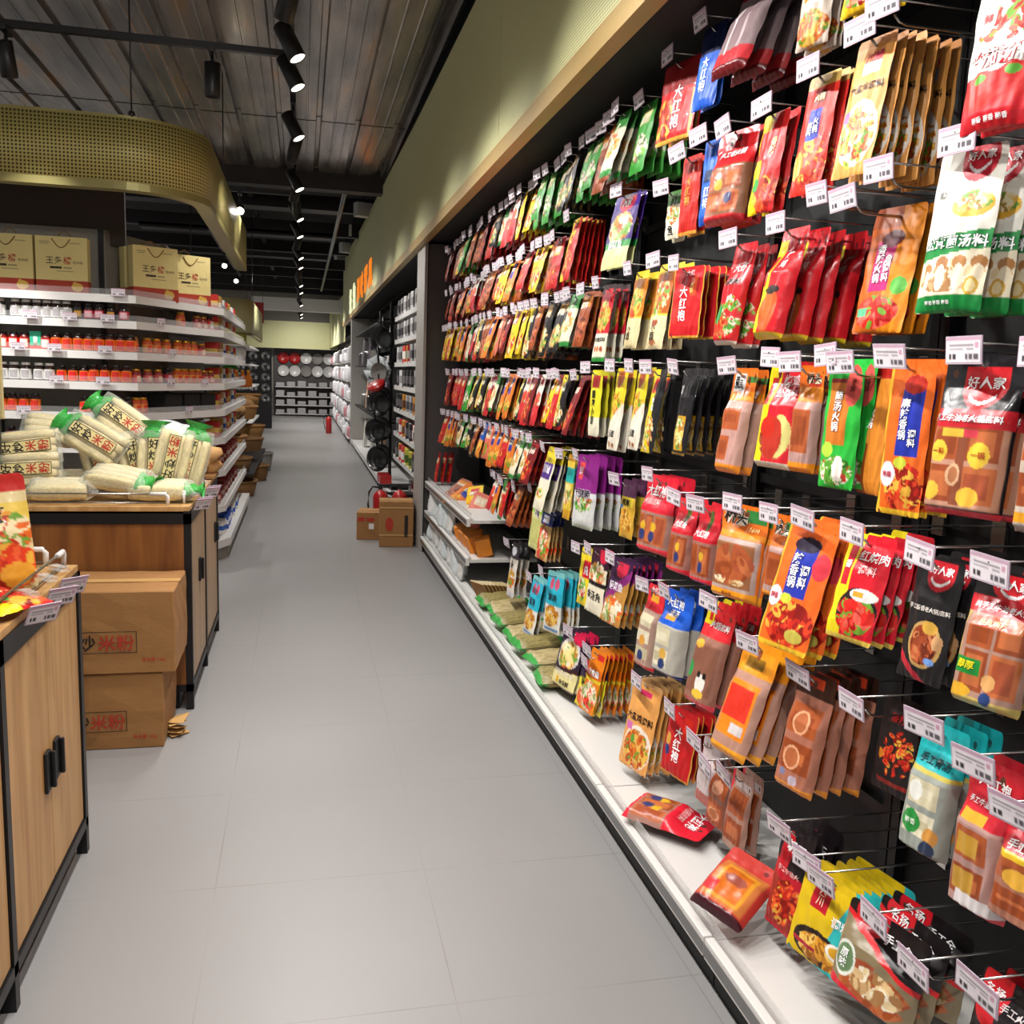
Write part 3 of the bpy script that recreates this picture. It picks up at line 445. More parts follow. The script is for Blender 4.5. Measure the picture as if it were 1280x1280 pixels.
'pepper': ('dark pouch with a bowl of red pepper flakes, hanging deep', '241c1c', '1c1414', 'f', .02, 'F .62 .55 .36 .26 60 chili .08;R .2 .1 .8 .24 3a2828;E .2 .6 .08 .06 D88020;R .2 .85 1 .9 A02820', [('香辣', .5, .17, .2, 'c02828', 'h', None)]),
'brownblock': ('clear pouch of two brown cakes with orange rings', '8a4a30', '5a2c20', 'b', .04, 'R 0 0 1 .2 3a2018;R .1 .04 .7 .12 C84020;R 0 .2 1 .94 b0705a;C .06 .24 .94 .86 1 2 block;E .5 .42 .22 .1 E8A880;E .5 .42 .17 .08 b86840;E .45 .72 .22 .1 E8A880;E .45 .72 .17 .08 b86840;E .3 .86 .08 .03 8080a0;E .6 .9 .12 .04 c0b0c0;R 0 .94 1 1 E8902C', [('桥', .3, .08, .16, '181010', 'h', None)]),
'orangecode': ('orange topped clear pouch with a red and yellow label, tilted', 'F0941C', '9a5028', 'b', .04, 'R .1 .08 .9 .26 F4A020;R .2 .14 .7 .24 A87818;R 0 .28 1 .92 b88a78;R .12 .36 .9 .84 F08A20;R .18 .4 .84 .68 E03424;R .5 .72 .84 .8 d8d0d0;R 0 .92 1 1 F0A020', []),
'pandared': ('red and yellow topped clear pouch with a small panda picture', 'D8242C', '6a4030', 'b', .05, 'R 0 0 .3 .24 F0E020;R .12 .04 .24 .2 D82020;R 0 .34 1 .94 9a6a58;R .08 .4 .92 .88 8a5a48;E .3 .42 .16 .04 E8B040;E .16 .68 .12 .08 2c9a48;E .6 .78 .16 .09 f0ece4;E .52 .7 .06 .03 1a1a1a;E .7 .7 .06 .03 1a1a1a;E .6 .88 .2 .04 E8C040;R 0 .94 1 1 E83850', [('火锅底料', .6, .22, .16, 'ffffff', 'h', None)]),
'bluecubes': ('blue topped clear pouch of pale yellow cubes', '1658C8', '283a7a', 'b', .06, 'R 0 .4 1 .95 b8b4a8;C .08 .42 .7 .92 1 2 pale;R .3 .28 .6 .34 E8A030;E .5 .74 .13 .06 D8A848;E .5 .86 .12 .06 283c70;R 0 .95 1 1 203070', [('大红袍', .42, .15, .2, 'ffffff', 'h', None), ('清汤', .5, .26, .15, 'ffffff', 'h', None)]),
'redcubes': ('slim red topped clear pouch beside the blue one', 'E02838', '5a3a34', 'b', .05, 'R 0 .3 1 .94 b09080;C .1 .32 .9 .9 1 3 pale;R .2 .12 .7 .2 F0B030;E .5 .66 .16 .06 E0A040;E .5 .84 .16 .06 283c70', [('大红袍', .5, .06, .2, 'ffffff', 'h', None)]),
'purplefish': ('dark purple pouch with a fish dish picture', '3a1c40', '1c1220', 'f', .016, 'H .55 .06 .26 .22 D02848;D .5 1 .62 8A2878;D .5 1 .8 c08a40;F .5 .78 .44 .2 60 fish .12', [('酸菜鱼', .5, .42, .22, 'f0e8f0', 'h', None)]),
'creamfish': ('cream pouch with black letters under a fish bowl', 'EEE6CC', '38281c', 'f', .016, 'R 0 0 1 .3 38182c;H .7 .0 .24 .2 D02040;F .5 .38 .42 .16 50 fish .12;R 0 .5 1 .58 201818', [('金汤鱼', .5, .72, .26, '181410', 'h', None)]),
'yellowfish': ('yellow and red pouch behind the cream fish pouch', 'EED42C', '6a2020', 'f', .016, 'R .4 .2 1 .5 D42030;F .4 .72 .36 .2 40 veg', [('鱼', .7, .36, .34, 'ffffff', 'h', None)]),
'famous2': ('black pouch with a red shield badge at the bottom right corner', '1c181a', '141214', 'b', .03, 'H .25 .0 .22 .6 D8202C;R .4 .4 .9 .5 2a2224;D .5 1 .9 D82028', [('名扬', .25, .2, .16, 'ffffff', 'h', None), ('手工火锅', .65, .3, .12, 'e8e0e0', 'h', None)]),
'famous': ('black and red topped clear pouch of herbs near the bottom edge', '1c181a', '4a3a2c', 'b', .05, 'D -.4 1 .12 E0282C;D -.4 1 .18 8a7a5c;F .55 .75 .4 .22 50 block .12;F .6 .72 .3 .15 24 mush .1;E .2 .62 .15 .2 e8ece0;E .2 .62 .12 .16 6a8a60;H .3 .0 .2 .3 D8202C;D -.2 1 .84 D82838', [('名扬', .3, .12, .13, 'ffffff', 'h', None), ('手工全', .66, .2, .11, 'ffffff', 'h', None), ('原味', .2, .62, .1, 'ffffff', 'v', None)]),
'yellowteal': ('yellow and teal seasoning pouch near the floor shelf', 'E4C018', '1c6a6c', 'f', .016, 'D 1 .35 .85 30B8B8;R .24 .1 .52 .42 C41C2C;E .5 .8 .42 .18 2a1c18;F .56 .82 .36 .14 50 beans .1;E .82 .72 .18 .09 f0ece0;E .82 .72 .13 .06 E0A828;R .1 .82 .5 .86 B02838', [('四川', .38, .26, .12, 'F8E0C0', 'v', None), ('调料', .78, .42, .15, 'ffffff', 'h', None)]),
'facing': ('black and red pepper hot pot pouch facing the deck', '241c20', '1c1418', 'f', .02, 'D -.1 1 .36 C41C2C;E .3 .28 .2 .2 C81828;D -.1 1 .5 A03028;F .6 .72 .4 .2 60 chili .12;R 0 .96 1 1 D02030', [('朝天', .55, .2, .28, 'ffffff', 'h', None), ('手工牛油火', .5, .43, .13, 'F0C0C0', 'h', None)]),
'clearpink': ('clear pinkish pouch with red side edge', 'b08878', '5a3a30', 'b', .03, 'R 0 0 .1 1 D83040;C .1 .2 .95 .9 1 2 block;R .2 .1 .9 .2 d8c8c8', []),
'cleartile': ('clear pouch of an orange cake with a ring', '8a5a48', '4a2c24', 'b', .03, 'C .05 .1 .95 .95 1 2 block;E .5 .35 .26 .1 E0A080;E .5 .78 .26 .1 E0A080;E .5 .78 .2 .08 b06840', []),
'clearwhite': ('whitish clear pouch under a price tag', 'c8b8b8', '8a7070', 'b', .03, 'R .1 .3 .9 .7 d4c4c4;R 0 .8 1 1 b06860', []),
'robe4': ('red pouch with white brush letters by the floor shelf', 'C41C20', '5a1214', 'f', .016, 'R .97 0 1 1 D8A040;R 0 .97 1 1 D8A040;R .6 .1 .8 .4 D02818;E .15 .5 .1 .1 D8A040;E .15 .66 .1 .08 283878', [('大红袍', .5, .52, .26, 'ffffff', 'v', None)]),
'stew2': ('orange pouch with a bowl of stew, standing by the floor shelf', 'E8A458', '6a3e1c', 'f', .016, 'R 0 0 1 .06 E8B878;R .3 .1 .7 .16 D03060;E .55 .74 .46 .24 F4E8D8;F .54 .76 .4 .2 90 stew .11;R .08 .5 .3 .58 D870B8;E .4 .66 .06 .05 58a030', [('大盘鸡调料', .5, .42, .18, '301808', 'h', None)]),
'orangefish': ('orange pouch with fish slices, one of a long row', 'E8841C', '7a4418', 'f', .016, 'R 0 .3 1 .45 E87018;F .5 .74 .44 .22 70 fish .14;F .6 .84 .3 .1 24 tom .12;R 0 .46 1 .5 E8D030;R .5 .06 .9 .16 D02828', [('水煮鱼', .55, .36, .24, 'ffffff', 'h', 'a04010')]),
'lemonfish': ('yellow and dark purple pickled fish pouch', '2a1838', '201420', 'f', .016, 'D .2 1 .42 E8D830;H .5 .02 .34 .24 D01C48;F .5 .76 .44 .22 60 fish .14;E .5 .28 .2 .05 D8B040', [('酸菜鱼', .5, .44, .22, '181818', 'h', None)]),
'noodlefish': ('black pouch with a bowl of fish noodles and cream foot', '2a1a30', '1c1218', 'p', .03, 'E .5 .4 .42 .28 E0DCD8;E .5 .42 .36 .24 E8C870;F .5 .42 .34 .22 60 noodle .12;H .72 .0 .24 .2 D01C48;D .1 1 .68 3a1c20;D .1 1 .76 E8DC9C;E .36 .86 .08 .06 E0A820;R 0 .97 1 1 3a1c20', [('老坛酸菜鱼调料', .5, .73, .12, 'F0E8D0', 'h', None), ('金汤鲜', .64, .88, .12, '40301c', 'h', None)]),
'tealpack': ('light blue soup pouch above the green bags', '2CB8D4', '1c4a50', 'f', .02, 'R 0 0 1 .08 80c8c8;E .36 .2 .12 .09 D85878;E .66 .2 .12 .09 D85878;R 0 .55 1 1 E8E4DC;F .5 .72 .4 .16 50 beans .14;R .1 .92 .9 .96 6a98d0', [('清汤', .5, .42, .26, '1c2838', 'h', None)]),
'whiterice': ('white and orange pouch under a silver hook row', 'E4DCD0', '3a3430', 'f', .016, 'R 0 0 1 .3 38343a;E .4 .16 .3 .08 d0d0d8;F .5 .66 .4 .16 30 stew;R 0 .9 1 1 D8D8E0', [('米', .5, .4, .4, '382018', 'h', None)]),
'lime': ('lime green and pale pouch', 'A8D848', '4a5a20', 'f', .018, 'R 0 .4 1 1 D8D890;R .1 .5 .9 .9 C8C878;E .5 .2 .3 .1 58b030', []),
'berry': ('pouch printed with red berries and white bowls', 'D8B070', '4a3020', 'f', .018, 'R 0 0 1 .25 283880;R .2 .04 .7 .2 e8e8f0;F .5 .62 .5 .38 70 tom .13;F .5 .6 .4 .3 24 fish .1', []),
}
DES = {}
def corner_w(v, kind):                                      # outline: rounded top corners, straight body
    r = .07
    if v < r: return 1 - .12 * (1 - math.sqrt(max(0, 1 - ((r - v) / r) ** 2)))
    if v > 1 - r * .6: return 1 - .05 * (1 - math.sqrt(max(0, 1 - ((v - 1 + r * .6) / (r * .6)) ** 2)))
    return 1
def depth_prof(u, v, kind):
    a = abs(u)
    if kind == 'f': pu = max(0, 1 - a ** 2.6); pv = min(1, max(0, (v - .09) / .25)) * min(1, max(0, (1 - v) / .16) ** .6)
    elif kind == 'b': pu = max(0, 1 - a ** 6) ; pv = min(1, max(0, (v - .2) / .22)) * min(1, max(0, (1 - v) / .05) ** .5)
    else: pu = max(0, 1 - a ** 2.2); pv = min(1, max(0, (v - .08) / .4)) * min(1, max(0, (1 - v) / .1) ** .5)
    return pu * pv
def wrinkle(u, v, k):
    return .0014 * (math.sin(9*u + 7*v + k) * math.sin(13*v - 5*u + 2*k) + .6 * math.sin(23*u*v + 3*k))
def pouch_mesh(name, w, h, spec, nx, ny, seed, text=True):
    key = (name, round(w, 2), round(h, 2), nx)
    if key in DES: return DES[key]
    desc, base, back, kind, th, ops, txt = spec
    cv = Canvas(nx, ny, base, h / w).run(ops, seed)
    V = []; F = []; C = []
    def front(u, v):                                       # u,v in 0..1 -> local point on the front film
        x = (2*u - 1); y = -th * .6 * depth_prof(x, v, kind) - wrinkle(x, v, seed) * min(1, 6 * v)
        return (x * w / 2 * corner_w(v, kind), y, -v * h + .018)
    us = np.linspace(0, 1, nx); vs_ = np.linspace(0, 1, ny)
    for j in range(ny):
        for i in range(nx): V.append(front(us[i], vs_[j])); C.append(tuple(cv[j, i]))
    for j in range(ny - 1):
        for i in range(nx - 1): F.append((j*nx + i, (j+1)*nx + i, (j+1)*nx + i + 1, j*nx + i + 1))
    bx, by = 7, 10; o = len(V); bc = lin(back)
    for j in range(by):
        v = j / (by - 1)
        for i in range(bx):
            u = i / (bx - 1); p = front(u, v); x = 2*u - 1; ed = i in (0, bx-1) or j in (0, by-1)
            V.append((p[0], .0008 + th * .4 * depth_prof(x, v, kind) if not ed else p[1] + .0008, p[2])); C.append(bc)
    for j in range(by - 1):
        for i in range(bx - 1): F.append((o + j*bx + i, o + j*bx + i + 1, o + (j+1)*bx + i + 1, o + (j+1)*bx + i))
    nsm = len(F)
    if text:
        for t, cu, cv_, sz, col, dr, out in txt:
            s = '\n'.join(t) if dr == 'v' else t
            for bold, cc, off in (((.05, out, .0011),) if out else ()) + ((.018, col, .0018),):
                gv, gf = glyphs(s, bold)
                if not len(gv): continue
                o = len(V); c = lin(cc)
                for p in gv:
                    u = cu + p[0] * sz; v = cv_ - p[1] * sz * w / h
                    q = front(min(max(u, .01), .99), min(max(v, .005), .995)); V.append((q[0], q[1] - off, q[2])); C.append(c)
                F += [tuple(o + i for i in f) for f in gf]
    me = bpy.data.meshes.new(name); me.from_pydata(V, [], F); me.materials.append(MATS['clear_film' if kind == 'b' else 'film'])
    a = me.color_attributes.new('Col', 'FLOAT_COLOR', 'POINT'); arr = np.ones((len(V), 4)); arr[:, :3] = C; a.data.foreach_set('color', arr.ravel())
    sm = np.zeros(len(F), bool); sm[:nsm] = True; me.polygons.foreach_set('use_smooth', sm); me.update()
    me['film'] = nx * ny + bx * by; DES[key] = me; return me
def hang(name, me, x, y, z, swing, tilt, label, cat, group=None, roll=0.):
    o = link(name, me, None, (x, y, z), (R(-tilt), R(roll), R(-90 + swing)))
    return tag(o, label, cat, group)

# ------------------------------------------------------------------ peg hooks with price tags
pbr('tag_sleeve', 'cfc2cf', .15, 0, .03)
def hook_meshes():
    pr = MB().mat('chrome', sm=True).tube([(.33, 0, 0), (.03, 0, 0), (.012, 0, .004), (0, 0, .016)], .0028, 6)
    ar = MB().mat('chrome', sm=True).tube([(.33, 0, .044), (-.035, 0, .044)], .0022, 6)
    br = MB().mat('chrome').box(.325, .335, -.02, .02, -.012, .056)
    nx, ny = 30, 14; W, H = .088, .042
    cv = Canvas(nx, ny, 'e4dce2', .5).run('R 0 0 1 .12 c9a3b8;R .08 .24 .8 .34 8c868c;R .08 .42 .5 .48 b0a8b0;R .56 .62 .94 .9 57535a;R .64 .6 .68 1 d8d0d8;R .78 .6 .82 1 d8d0d8;R .1 .62 .16 .92 2c282c;R .2 .62 .3 .92 38343a;R .6 .42 .8 .5 a09aa0;R .86 .2 .96 .44 c89ab0', 1).reshape(-1, 3)
    V = []; F = []
    for j in range(ny):
        for i in range(nx): V.append((-.036 + .004 * (j / (ny-1)), W/2 - W * i/(nx-1), .052 - H * j/(ny-1)))
    for j in range(ny-1):
        for i in range(nx-1): F.append((j*nx + i, (j+1)*nx + i, (j+1)*nx + i + 1, j*nx + i + 1))
    C = [tuple(c) for c in cv]
    o = len(V); e = .003                                   # clear sleeve behind and around the card
    for dx in (.0006, .003):
        for yy, zz in ((W/2 + e, .052 + e), (-W/2 - e, .052 + e), (-W/2 - e, .052 - H - e), (W/2 + e, .052 - H - e)): V.append((-.036 + dx + .004 * (.052 - zz) / H, yy, zz)); C.append(lin('c8b4c4'))
    F += [(o, o+3, o+2, o+1), (o+4, o+5, o+6, o+7), (o, o+1, o+5, o+4), (o+1, o+2, o+6, o+5), (o+2, o+3, o+7, o+6), (o+3, o, o+4, o+7)]
    me = bpy.data.meshes.new('price_tag'); me.from_pydata(V, [], F); me.materials.append(MATS['paper_print'])
    a = me.color_attributes.new('Col', 'FLOAT_COLOR', 'POINT'); arr = np.ones((len(V), 4)); arr[:, :3] = C; a.data.foreach_set('color', arr.ravel()); me.update()
    return pr.mesh('prong'), ar.mesh('label_arm'), br.mesh('bracket'), me
HK = hook_meshes()
def hook(y, z, label, group, x=1.15):
    t = thing('peg_hook', label, 'hook', (x, y, z), group=group)
    for n, me in zip(('prong', 'label_arm', 'bracket', 'price_tag'), HK):
        o = link(n, me, t)
        if n == 'price_tag': o.rotation_euler = (R(rnd.uniform(-4, 4)), R(rnd.uniform(-7, 5)), R(rnd.uniform(-5, 9)))
    return t

# ------------------------------------------------------------------ wall gondola bays
BAYS = [(-.1, .98), (.98, 1.93), (1.93, 2.80), (2.80, 4.02), (4.02, 5.55), (5.55, 7.63)]
BN = ['nearest bay, beside the camera', 'bay under the herb pouches', 'bay where two pouches lie on the deck', 'bay with the orange fish pouches', 'bay with green bags on its deck', 'last bay with three low shelves before the grey pillar']
for (a, c), bn in zip(BAYS, BN):
    g = thing('wall_shelving_bay', 'black backed hook wall, ' + bn, 'shelving', (1.2, (a + c) / 2, 0), group='hook wall bays'); y0, y1 = a - (a + c) / 2 + .003, c - (a + c) / 2 - .003
    MB().mat('black_paint').box(.30, .33, y0, y1, .06, 2.56).build('back_panel', g)
    for yy in (y0, y1 - .03): MB().mat('black_metal').box(.27, .30, yy, yy + .03, .1, 2.54).build('upright', g)
    rl = MB().mat('black_metal')
    for z in (.41, .83, 1.2, 1.54, 1.86, 2.16, 2.45): rl.box(.282, .30, y0 + .03, y1 - .03, z - .015, z + .015)
    rl.build('hook_rail', g)
    MB().mat('shelf_white').box(-.20, .30, y0, y1, .112, .128).build('deck', g)
    MB().mat('shelf_white').box(-.225, -.20, y0, y1, .085, .14, .004).mat('steel').box(-.2262, -.225, y0, y1, .095, .125).build('deck_lip', g)
    MB().mat('acrylic').box(-.199, -.196, y0, y1, .128, .172).build('deck_guard', g)
    MB().mat('black_paint').box(-.19, -.17, y0, y1, 0, .112).build('kick_plate', g)
    if c > 7:
        for z in (.60, .35):
            MB().mat('shelf_white').box(-.17, .30, y0 + .03, y1, z - .02, z).build('shelf', g)
            MB().mat('shelf_white').box(-.195, -.17, y0 + .03, y1, z - .04, z + .012, .004).mat('steel').box(-.1962, -.195, y0 + .03, y1, z - .03, z).build('shelf_lip', g)
            MB().mat('acrylic').box(-.169, -.166, y0 + .03, y1, z, z + .045).build('shelf_guard', g)
# ------------------------------------------------------------------ the nearest pouches, hook by hook: design, x, y, z of the hole, width, height, swing, tilt, pouches behind, spacing
NEAR = [
('chili',1.160,1.849,2.403,0.123,0.140,14,8,2,0.02),
('clearorange',1.160,2.057,2.444,0.101,0.184,14,4,2,0.02),
('silver',1.150,2.320,2.510,0.149,0.263,10,22,3,0.045),
('bluebag',1.160,2.621,2.508,0.111,0.240,12,8,1,0.02),
('robe',1.170,2.875,2.487,0.190,0.250,14,6,1,0.02),
('tomato',1.150,1.404,2.184,0.122,0.267,18,6,1,0.03),
('stew',1.160,1.805,2.206,0.105,0.290,12,10,7,0.022),
('hotpot',1.160,2.000,2.190,0.105,0.272,10,8,2,0.02),
('crayyellow',1.160,2.215,2.162,0.110,0.252,6,8,1,0.03),
('ribbon',1.160,2.421,2.170,0.162,0.258,14,8,2,0.03),
('bluebag2',1.165,2.593,2.184,0.089,0.242,10,2,1,0.02),
('robe2',1.165,2.741,2.171,0.101,0.237,10,2,1,0.02),
('fishwhite',1.165,2.867,2.090,0.083,0.151,10,2,1,0.02),
('purplecray',1.165,3.317,2.160,0.200,0.276,8,12,1,0.02),
('yellowred',1.165,3.957,2.173,0.135,0.274,0,12,5,0.02),
('mushroom',1.155,1.470,1.912,0.124,0.293,20,8,2,0.05),
('magenta',1.260,1.816,1.877,0.135,0.278,14,10,2,0.03),
('chickenred',1.170,2.096,1.865,0.113,0.276,4,12,4,0.05),
('prawnred',1.170,2.354,1.863,0.102,0.279,8,10,2,0.03),
('robe3',1.170,2.723,1.839,0.145,0.219,16,4,4,0.025),
('beige',1.170,2.902,1.868,0.121,0.282,4,8,2,0.03),
('beige2',1.170,3.136,1.868,0.112,0.274,4,8,2,0.03),
('fishred',1.170,3.494,1.853,0.107,0.303,8,8,2,0.03),
('clearyellow',1.165,1.224,1.541,0.093,0.281,16,2,1,0.03),
('blackblocks',1.160,1.392,1.548,0.142,0.283,20,6,3,0.04),
('numbing',1.170,1.598,1.544,0.104,0.309,14,2,2,0.03),
('crayorange',1.220,1.774,1.533,0.080,0.279,0,2,2,0.03),
('greensoup',1.170,1.826,1.546,0.102,0.286,14,2,2,0.03),
('bridge',1.175,1.976,1.534,0.085,0.255,10,2,1,0.03),
('chicken2',1.170,2.077,1.543,0.135,0.265,10,6,2,0.04),
('bridge2',1.170,2.303,1.528,0.109,0.287,8,8,1,0.03),
('blacknoodle',1.170,2.670,1.527,0.104,0.270,0,6,6,0.03),
('yellownoodle',1.170,2.911,1.525,0.104,0.283,0,8,1,0.03),
('smallnoodle',1.170,3.071,1.530,0.106,0.290,0,6,1,0.03),
('smallnoodle',1.170,3.290,1.529,0.105,0.309,4,6,1,0.03),
('stripyellow',1.170,3.594,1.522,0.117,0.269,4,2,2,0.025),
('goldframe',1.160,1.277,1.186,0.123,0.234,16,10,2,0.05),
('blackslim',1.165,1.457,1.176,0.105,0.238,10,8,2,0.03),
('braised',1.165,1.673,1.180,0.121,0.229,14,14,3,0.03),
('numbing2',1.150,1.868,1.182,0.155,0.310,14,16,2,0.03),
('bridge3',1.170,2.022,1.167,0.105,0.209,10,4,1,0.03),
('bridgebig',1.160,2.225,1.163,0.166,0.255,18,6,1,0.03),
('redclear',1.165,2.454,1.131,0.108,0.233,10,2,1,0.03),
('redclear2',1.170,2.618,1.127,0.107,0.234,10,6,1,0.03),
('redclear3',1.170,2.840,1.174,0.175,0.260,12,6,2,0.03),
('goldbean',1.175,3.166,1.122,0.113,0.216,6,2,2,0.03),
('purplewhite',1.170,3.656,1.169,0.172,0.310,14,4,3,0.035),
('tealstrip',1.175,3.917,1.148,0.104,0.291,2,4,1,0.03),
('whitepurple',1.165,4.200,1.158,0.176,0.310,0,14,4,0.025),
('redblock2',1.170,1.168,0.816,0.101,0.194,14,8,1,0.03),
('redblock',1.165,1.264,0.854,0.109,0.269,8,2,1,0.04),
('tealblock',1.165,1.398,0.871,0.104,0.248,10,6,2,0.035),
('pepper',1.240,1.623,0.827,0.102,0.197,10,6,1,0.03),
('brownblock',1.165,1.830,0.827,0.120,0.283,12,10,3,0.035),
('orangecode',1.160,2.083,0.825,0.142,0.306,10,18,3,0.035),
('pandared',1.165,2.331,0.868,0.134,0.302,10,12,2,0.035),
('bluecubes',1.165,2.632,0.829,0.151,0.271,12,6,2,0.035),
('redcubes',1.170,2.834,0.801,0.118,0.286,6,6,1,0.03),
('purplefish',1.170,3.177,0.823,0.151,0.249,10,12,5,0.022),
('creamfish',1.170,3.439,0.810,0.150,0.263,8,6,1,0.02),
('yellowfish',1.170,3.612,0.779,0.120,0.242,6,4,1,0.02),
('famous2',1.200,1.207,0.475,0.126,0.153,10,12,1,0.03),
('famous',1.150,1.480,0.430,0.200,0.180,14,14,2,0.05),
('yellowteal',1.150,1.670,0.408,0.176,0.199,12,14,6,0.02),
('facing',1.170,1.855,0.435,0.110,0.263,10,10,3,0.025),
('clearpink',1.170,2.151,0.438,0.104,0.220,4,4,1,0.03),
('cleartile',1.170,2.273,0.407,0.110,0.183,4,2,1,0.03),
('clearwhite',1.175,2.356,0.448,0.103,0.195,4,4,1,0.03),
('robe4',1.165,2.541,0.473,0.143,0.217,14,8,3,0.022),
('stew2',1.160,2.840,0.461,0.164,0.310,14,10,5,0.022),
('orangefish',1.165,3.388,0.407,0.123,0.310,10,12,6,0.02),
('lemonfish',1.150,3.411,0.348,0.173,0.218,10,10,1,0.02),
('noodlefish',1.150,3.667,0.405,0.200,0.302,12,14,3,0.02),
('tealpack',1.165,4.378,0.486,0.153,0.304,6,10,1,0.022),
('tealpack',1.190,4.143,0.565,0.136,0.299,20,4,4,0.022),
('whiterice',1.170,4.910,0.565,0.121,0.310,6,6,2,0.03),
('lime',1.170,4.427,0.934,0.155,0.310,4,6,1,0.03),
('berry',1.170,4.271,0.826,0.157,0.228,6,8,3,0.02),
]
def frac(name): return sum(map(ord, name)) % 97
seen = {}; rest = []
for k, (n, x, y, z, w_, h_, sw, tl, nb, sp_) in enumerate(NEAR):
    spec = D[n]; h_ = min(h_, z - .15); big = y < 2.9
    me = pouch_mesh(n, w_, h_, spec, 80 if y < 2.0 else 56 if big else 30, 120 if y < 2.0 else 84 if big else 44, frac(n))
    d = spec[0]; seen[n] = seen.get(n, 0) + 1
    if seen[n] > 1: d = 'second ' + d
    hang('seasoning_pouch', me, x, y, z, sw, tl, d, 'pouch', 'pouches at the front of the hooks')
    for b_ in range(nb):
        xx = x + sp_ * (b_ + 1) + rnd.uniform(0, .006)
        if xx > 1.42: break
        yy, zz, s2, t2 = y + rnd.uniform(-.006, .006), z + rnd.uniform(-.006, .004), sw * .6 + rnd.uniform(-7, 5), max(0, tl * (1 - .12 * (b_ + 1)) + rnd.uniform(-2, 1))
        if y > 2.75 or b_ > (6 if n == 'stew' else 3 if n in ('chickenred', 'silver') else 1): rest.append((me, (xx, yy, zz), (R(-t2), 0, R(-90 + s2))))
        else: hang('seasoning_pouch', me, xx, yy, zz, s2, t2, 'pouch behind the ' + d, 'pouch', 'pouches behind ' + d)
    hook(y, z - .006, 'hook holding the ' + d, 'hooks in the near bays', 1.145 if x < 1.2 else 1.15)
for y, z, l in ((1.70, 1.905, 'empty wire hook and price tag right of the bowl of stew'), (1.745, .40, 'empty wire hook and tag above the yellow and teal pouch'), (1.36, .40, 'empty wire hook and tag above the herb pouch'),
                (1.92, 1.90, 'wire hook and tag in front of the deep magenta pouch'), (1.74, 2.225, 'empty wire hook and tag above the potato beef stew pouch')):
    hook(y, z, l, 'hooks in the near bays')

# ------------------------------------------------------------------ the farther bays: small pouches in dense rows
FARC = [('red and gold', 'C8242A', '4a1616', 'F .5 .7 .42 .22 26 chili .16;R 0 0 1 .14 8a1418;R .2 .2 .8 .36 E8B848', '火锅'), ('yellow and red', 'ECC424', '5a3a14', 'R .25 .1 .75 .34 C8242A;F .5 .7 .42 .22 26 mix .16', '麻辣'),
        ('orange', 'E2782A', '5a2c14', 'F .5 .72 .42 .22 26 stew .16;R .3 .1 .7 .45 2a3a98', '调料'), ('black and gold', '1e1a1c', '141214', 'F .5 .7 .4 .2 22 noodle .16;R .2 .1 .8 .3 B88a30', '拌面'),
        ('cream and green', 'E4DCC0', '3a3424', 'R 0 0 1 .3 3c8a3c;F .5 .52 .4 .2 22 fish .16;R 0 .9 1 1 2c8a38', '鱼'), ('brown and orange', '9a4a22', '3a1c10', 'F .5 .68 .42 .24 26 meat .16;R .1 .1 .9 .3 E08A30', '底料'),
        ('dark red', '7a1a1e', '2a1012', 'F .5 .66 .4 .24 26 chili .16;R .2 .12 .8 .3 C82A2E', '香锅'), ('white and red', 'E6DED2', '4a3a34', 'R 0 .62 1 1 C82A30;F .5 .46 .4 .16 22 tom .16;R .2 .1 .8 .24 C83040', '番茄'),
        ('green', '3c9a3a', '16301a', 'F .5 .68 .42 .2 22 veg .16;R .2 .12 .8 .34 E8E0A0', '菌汤'), ('yellow and black', 'E4CC38', '1c1a18', 'D 1 .2 .6 1e1a1c;F .5 .74 .42 .2 22 noodle .16', '小面'),
        ('blue and orange', '2050a8', '101c40', 'R 0 .5 1 1 E08A30;F .5 .68 .4 .2 22 stew .16', '清汤'), ('salmon pink', 'D8705c', '4a2018', 'R .2 .12 .8 .4 E8C8A8;F .5 .72 .4 .2 22 tom .16', '酱料')]
for i, c in enumerate(FARC): D['far%d' % i] = (c[0] + ' seasoning pouch', c[1], c[2], 'f', .02, c[3], [(c[4], .5, .26, .3, 'f4ecd8', 'h', None)])
ORD = ['first', 'second', 'third', 'fourth', 'fifth', 'sixth', 'seventh', 'eighth', 'ninth', 'tenth', 'eleventh', 'twelfth', 'thirteenth', 'fourteenth', 'fifteenth', 'sixteenth', 'seventeenth', 'eighteenth', 'nineteenth', 'twentieth',
       'twenty-first', 'twenty-second', 'twenty-third', 'twenty-fourth', 'twenty-fifth', 'twenty-sixth', 'twenty-seventh', 'twenty-eighth', 'twenty-ninth', 'thirtieth', 'thirty-first', 'thirty-second', 'thirty-third', 'thirty-fourth']
# row: name, tag height, from y, pouch height, colours from the pillar towards the camera (picked from the photograph)
ROWS = [('top row', 2.485, 3.12, .25, [6, 5, 1, 8, 5, 6, 0, 4, 7, 1, 8, 8, 3, 8, 5, 4]), ('second row', 2.16, 4.12, .24, [6, 0, 6, 2, 1, 2, 7, 0, 1, 5, 0, 1, 2, 5, 0, 1, 2, 0]),
        ('third row', 1.88, 3.66, .27, [1, 0, 1, 2, 0, 4, 3, 7, 9, 5, 2, 11, 6, 5, 1, 9, 5, 3, 3, 4, 5]), ('fourth row', 1.535, 3.74, .27, [5, 6, 0, 7, 0, 0, 1, 8, 5, 9, 9, 7, 6, 4, 2, 2, 9, 7, 0, 6, 1, 0, 9, 6]),
        ('fifth row', 1.215, 4.36, .25, [0, 1, 2, 5, 4, 8, 3, 5, 10, 11, 2, 0, 2, 3, 4, 6]), ('sixth row', .93, 4.66, .24, [7, 2, 4, 0, 6, 5])]
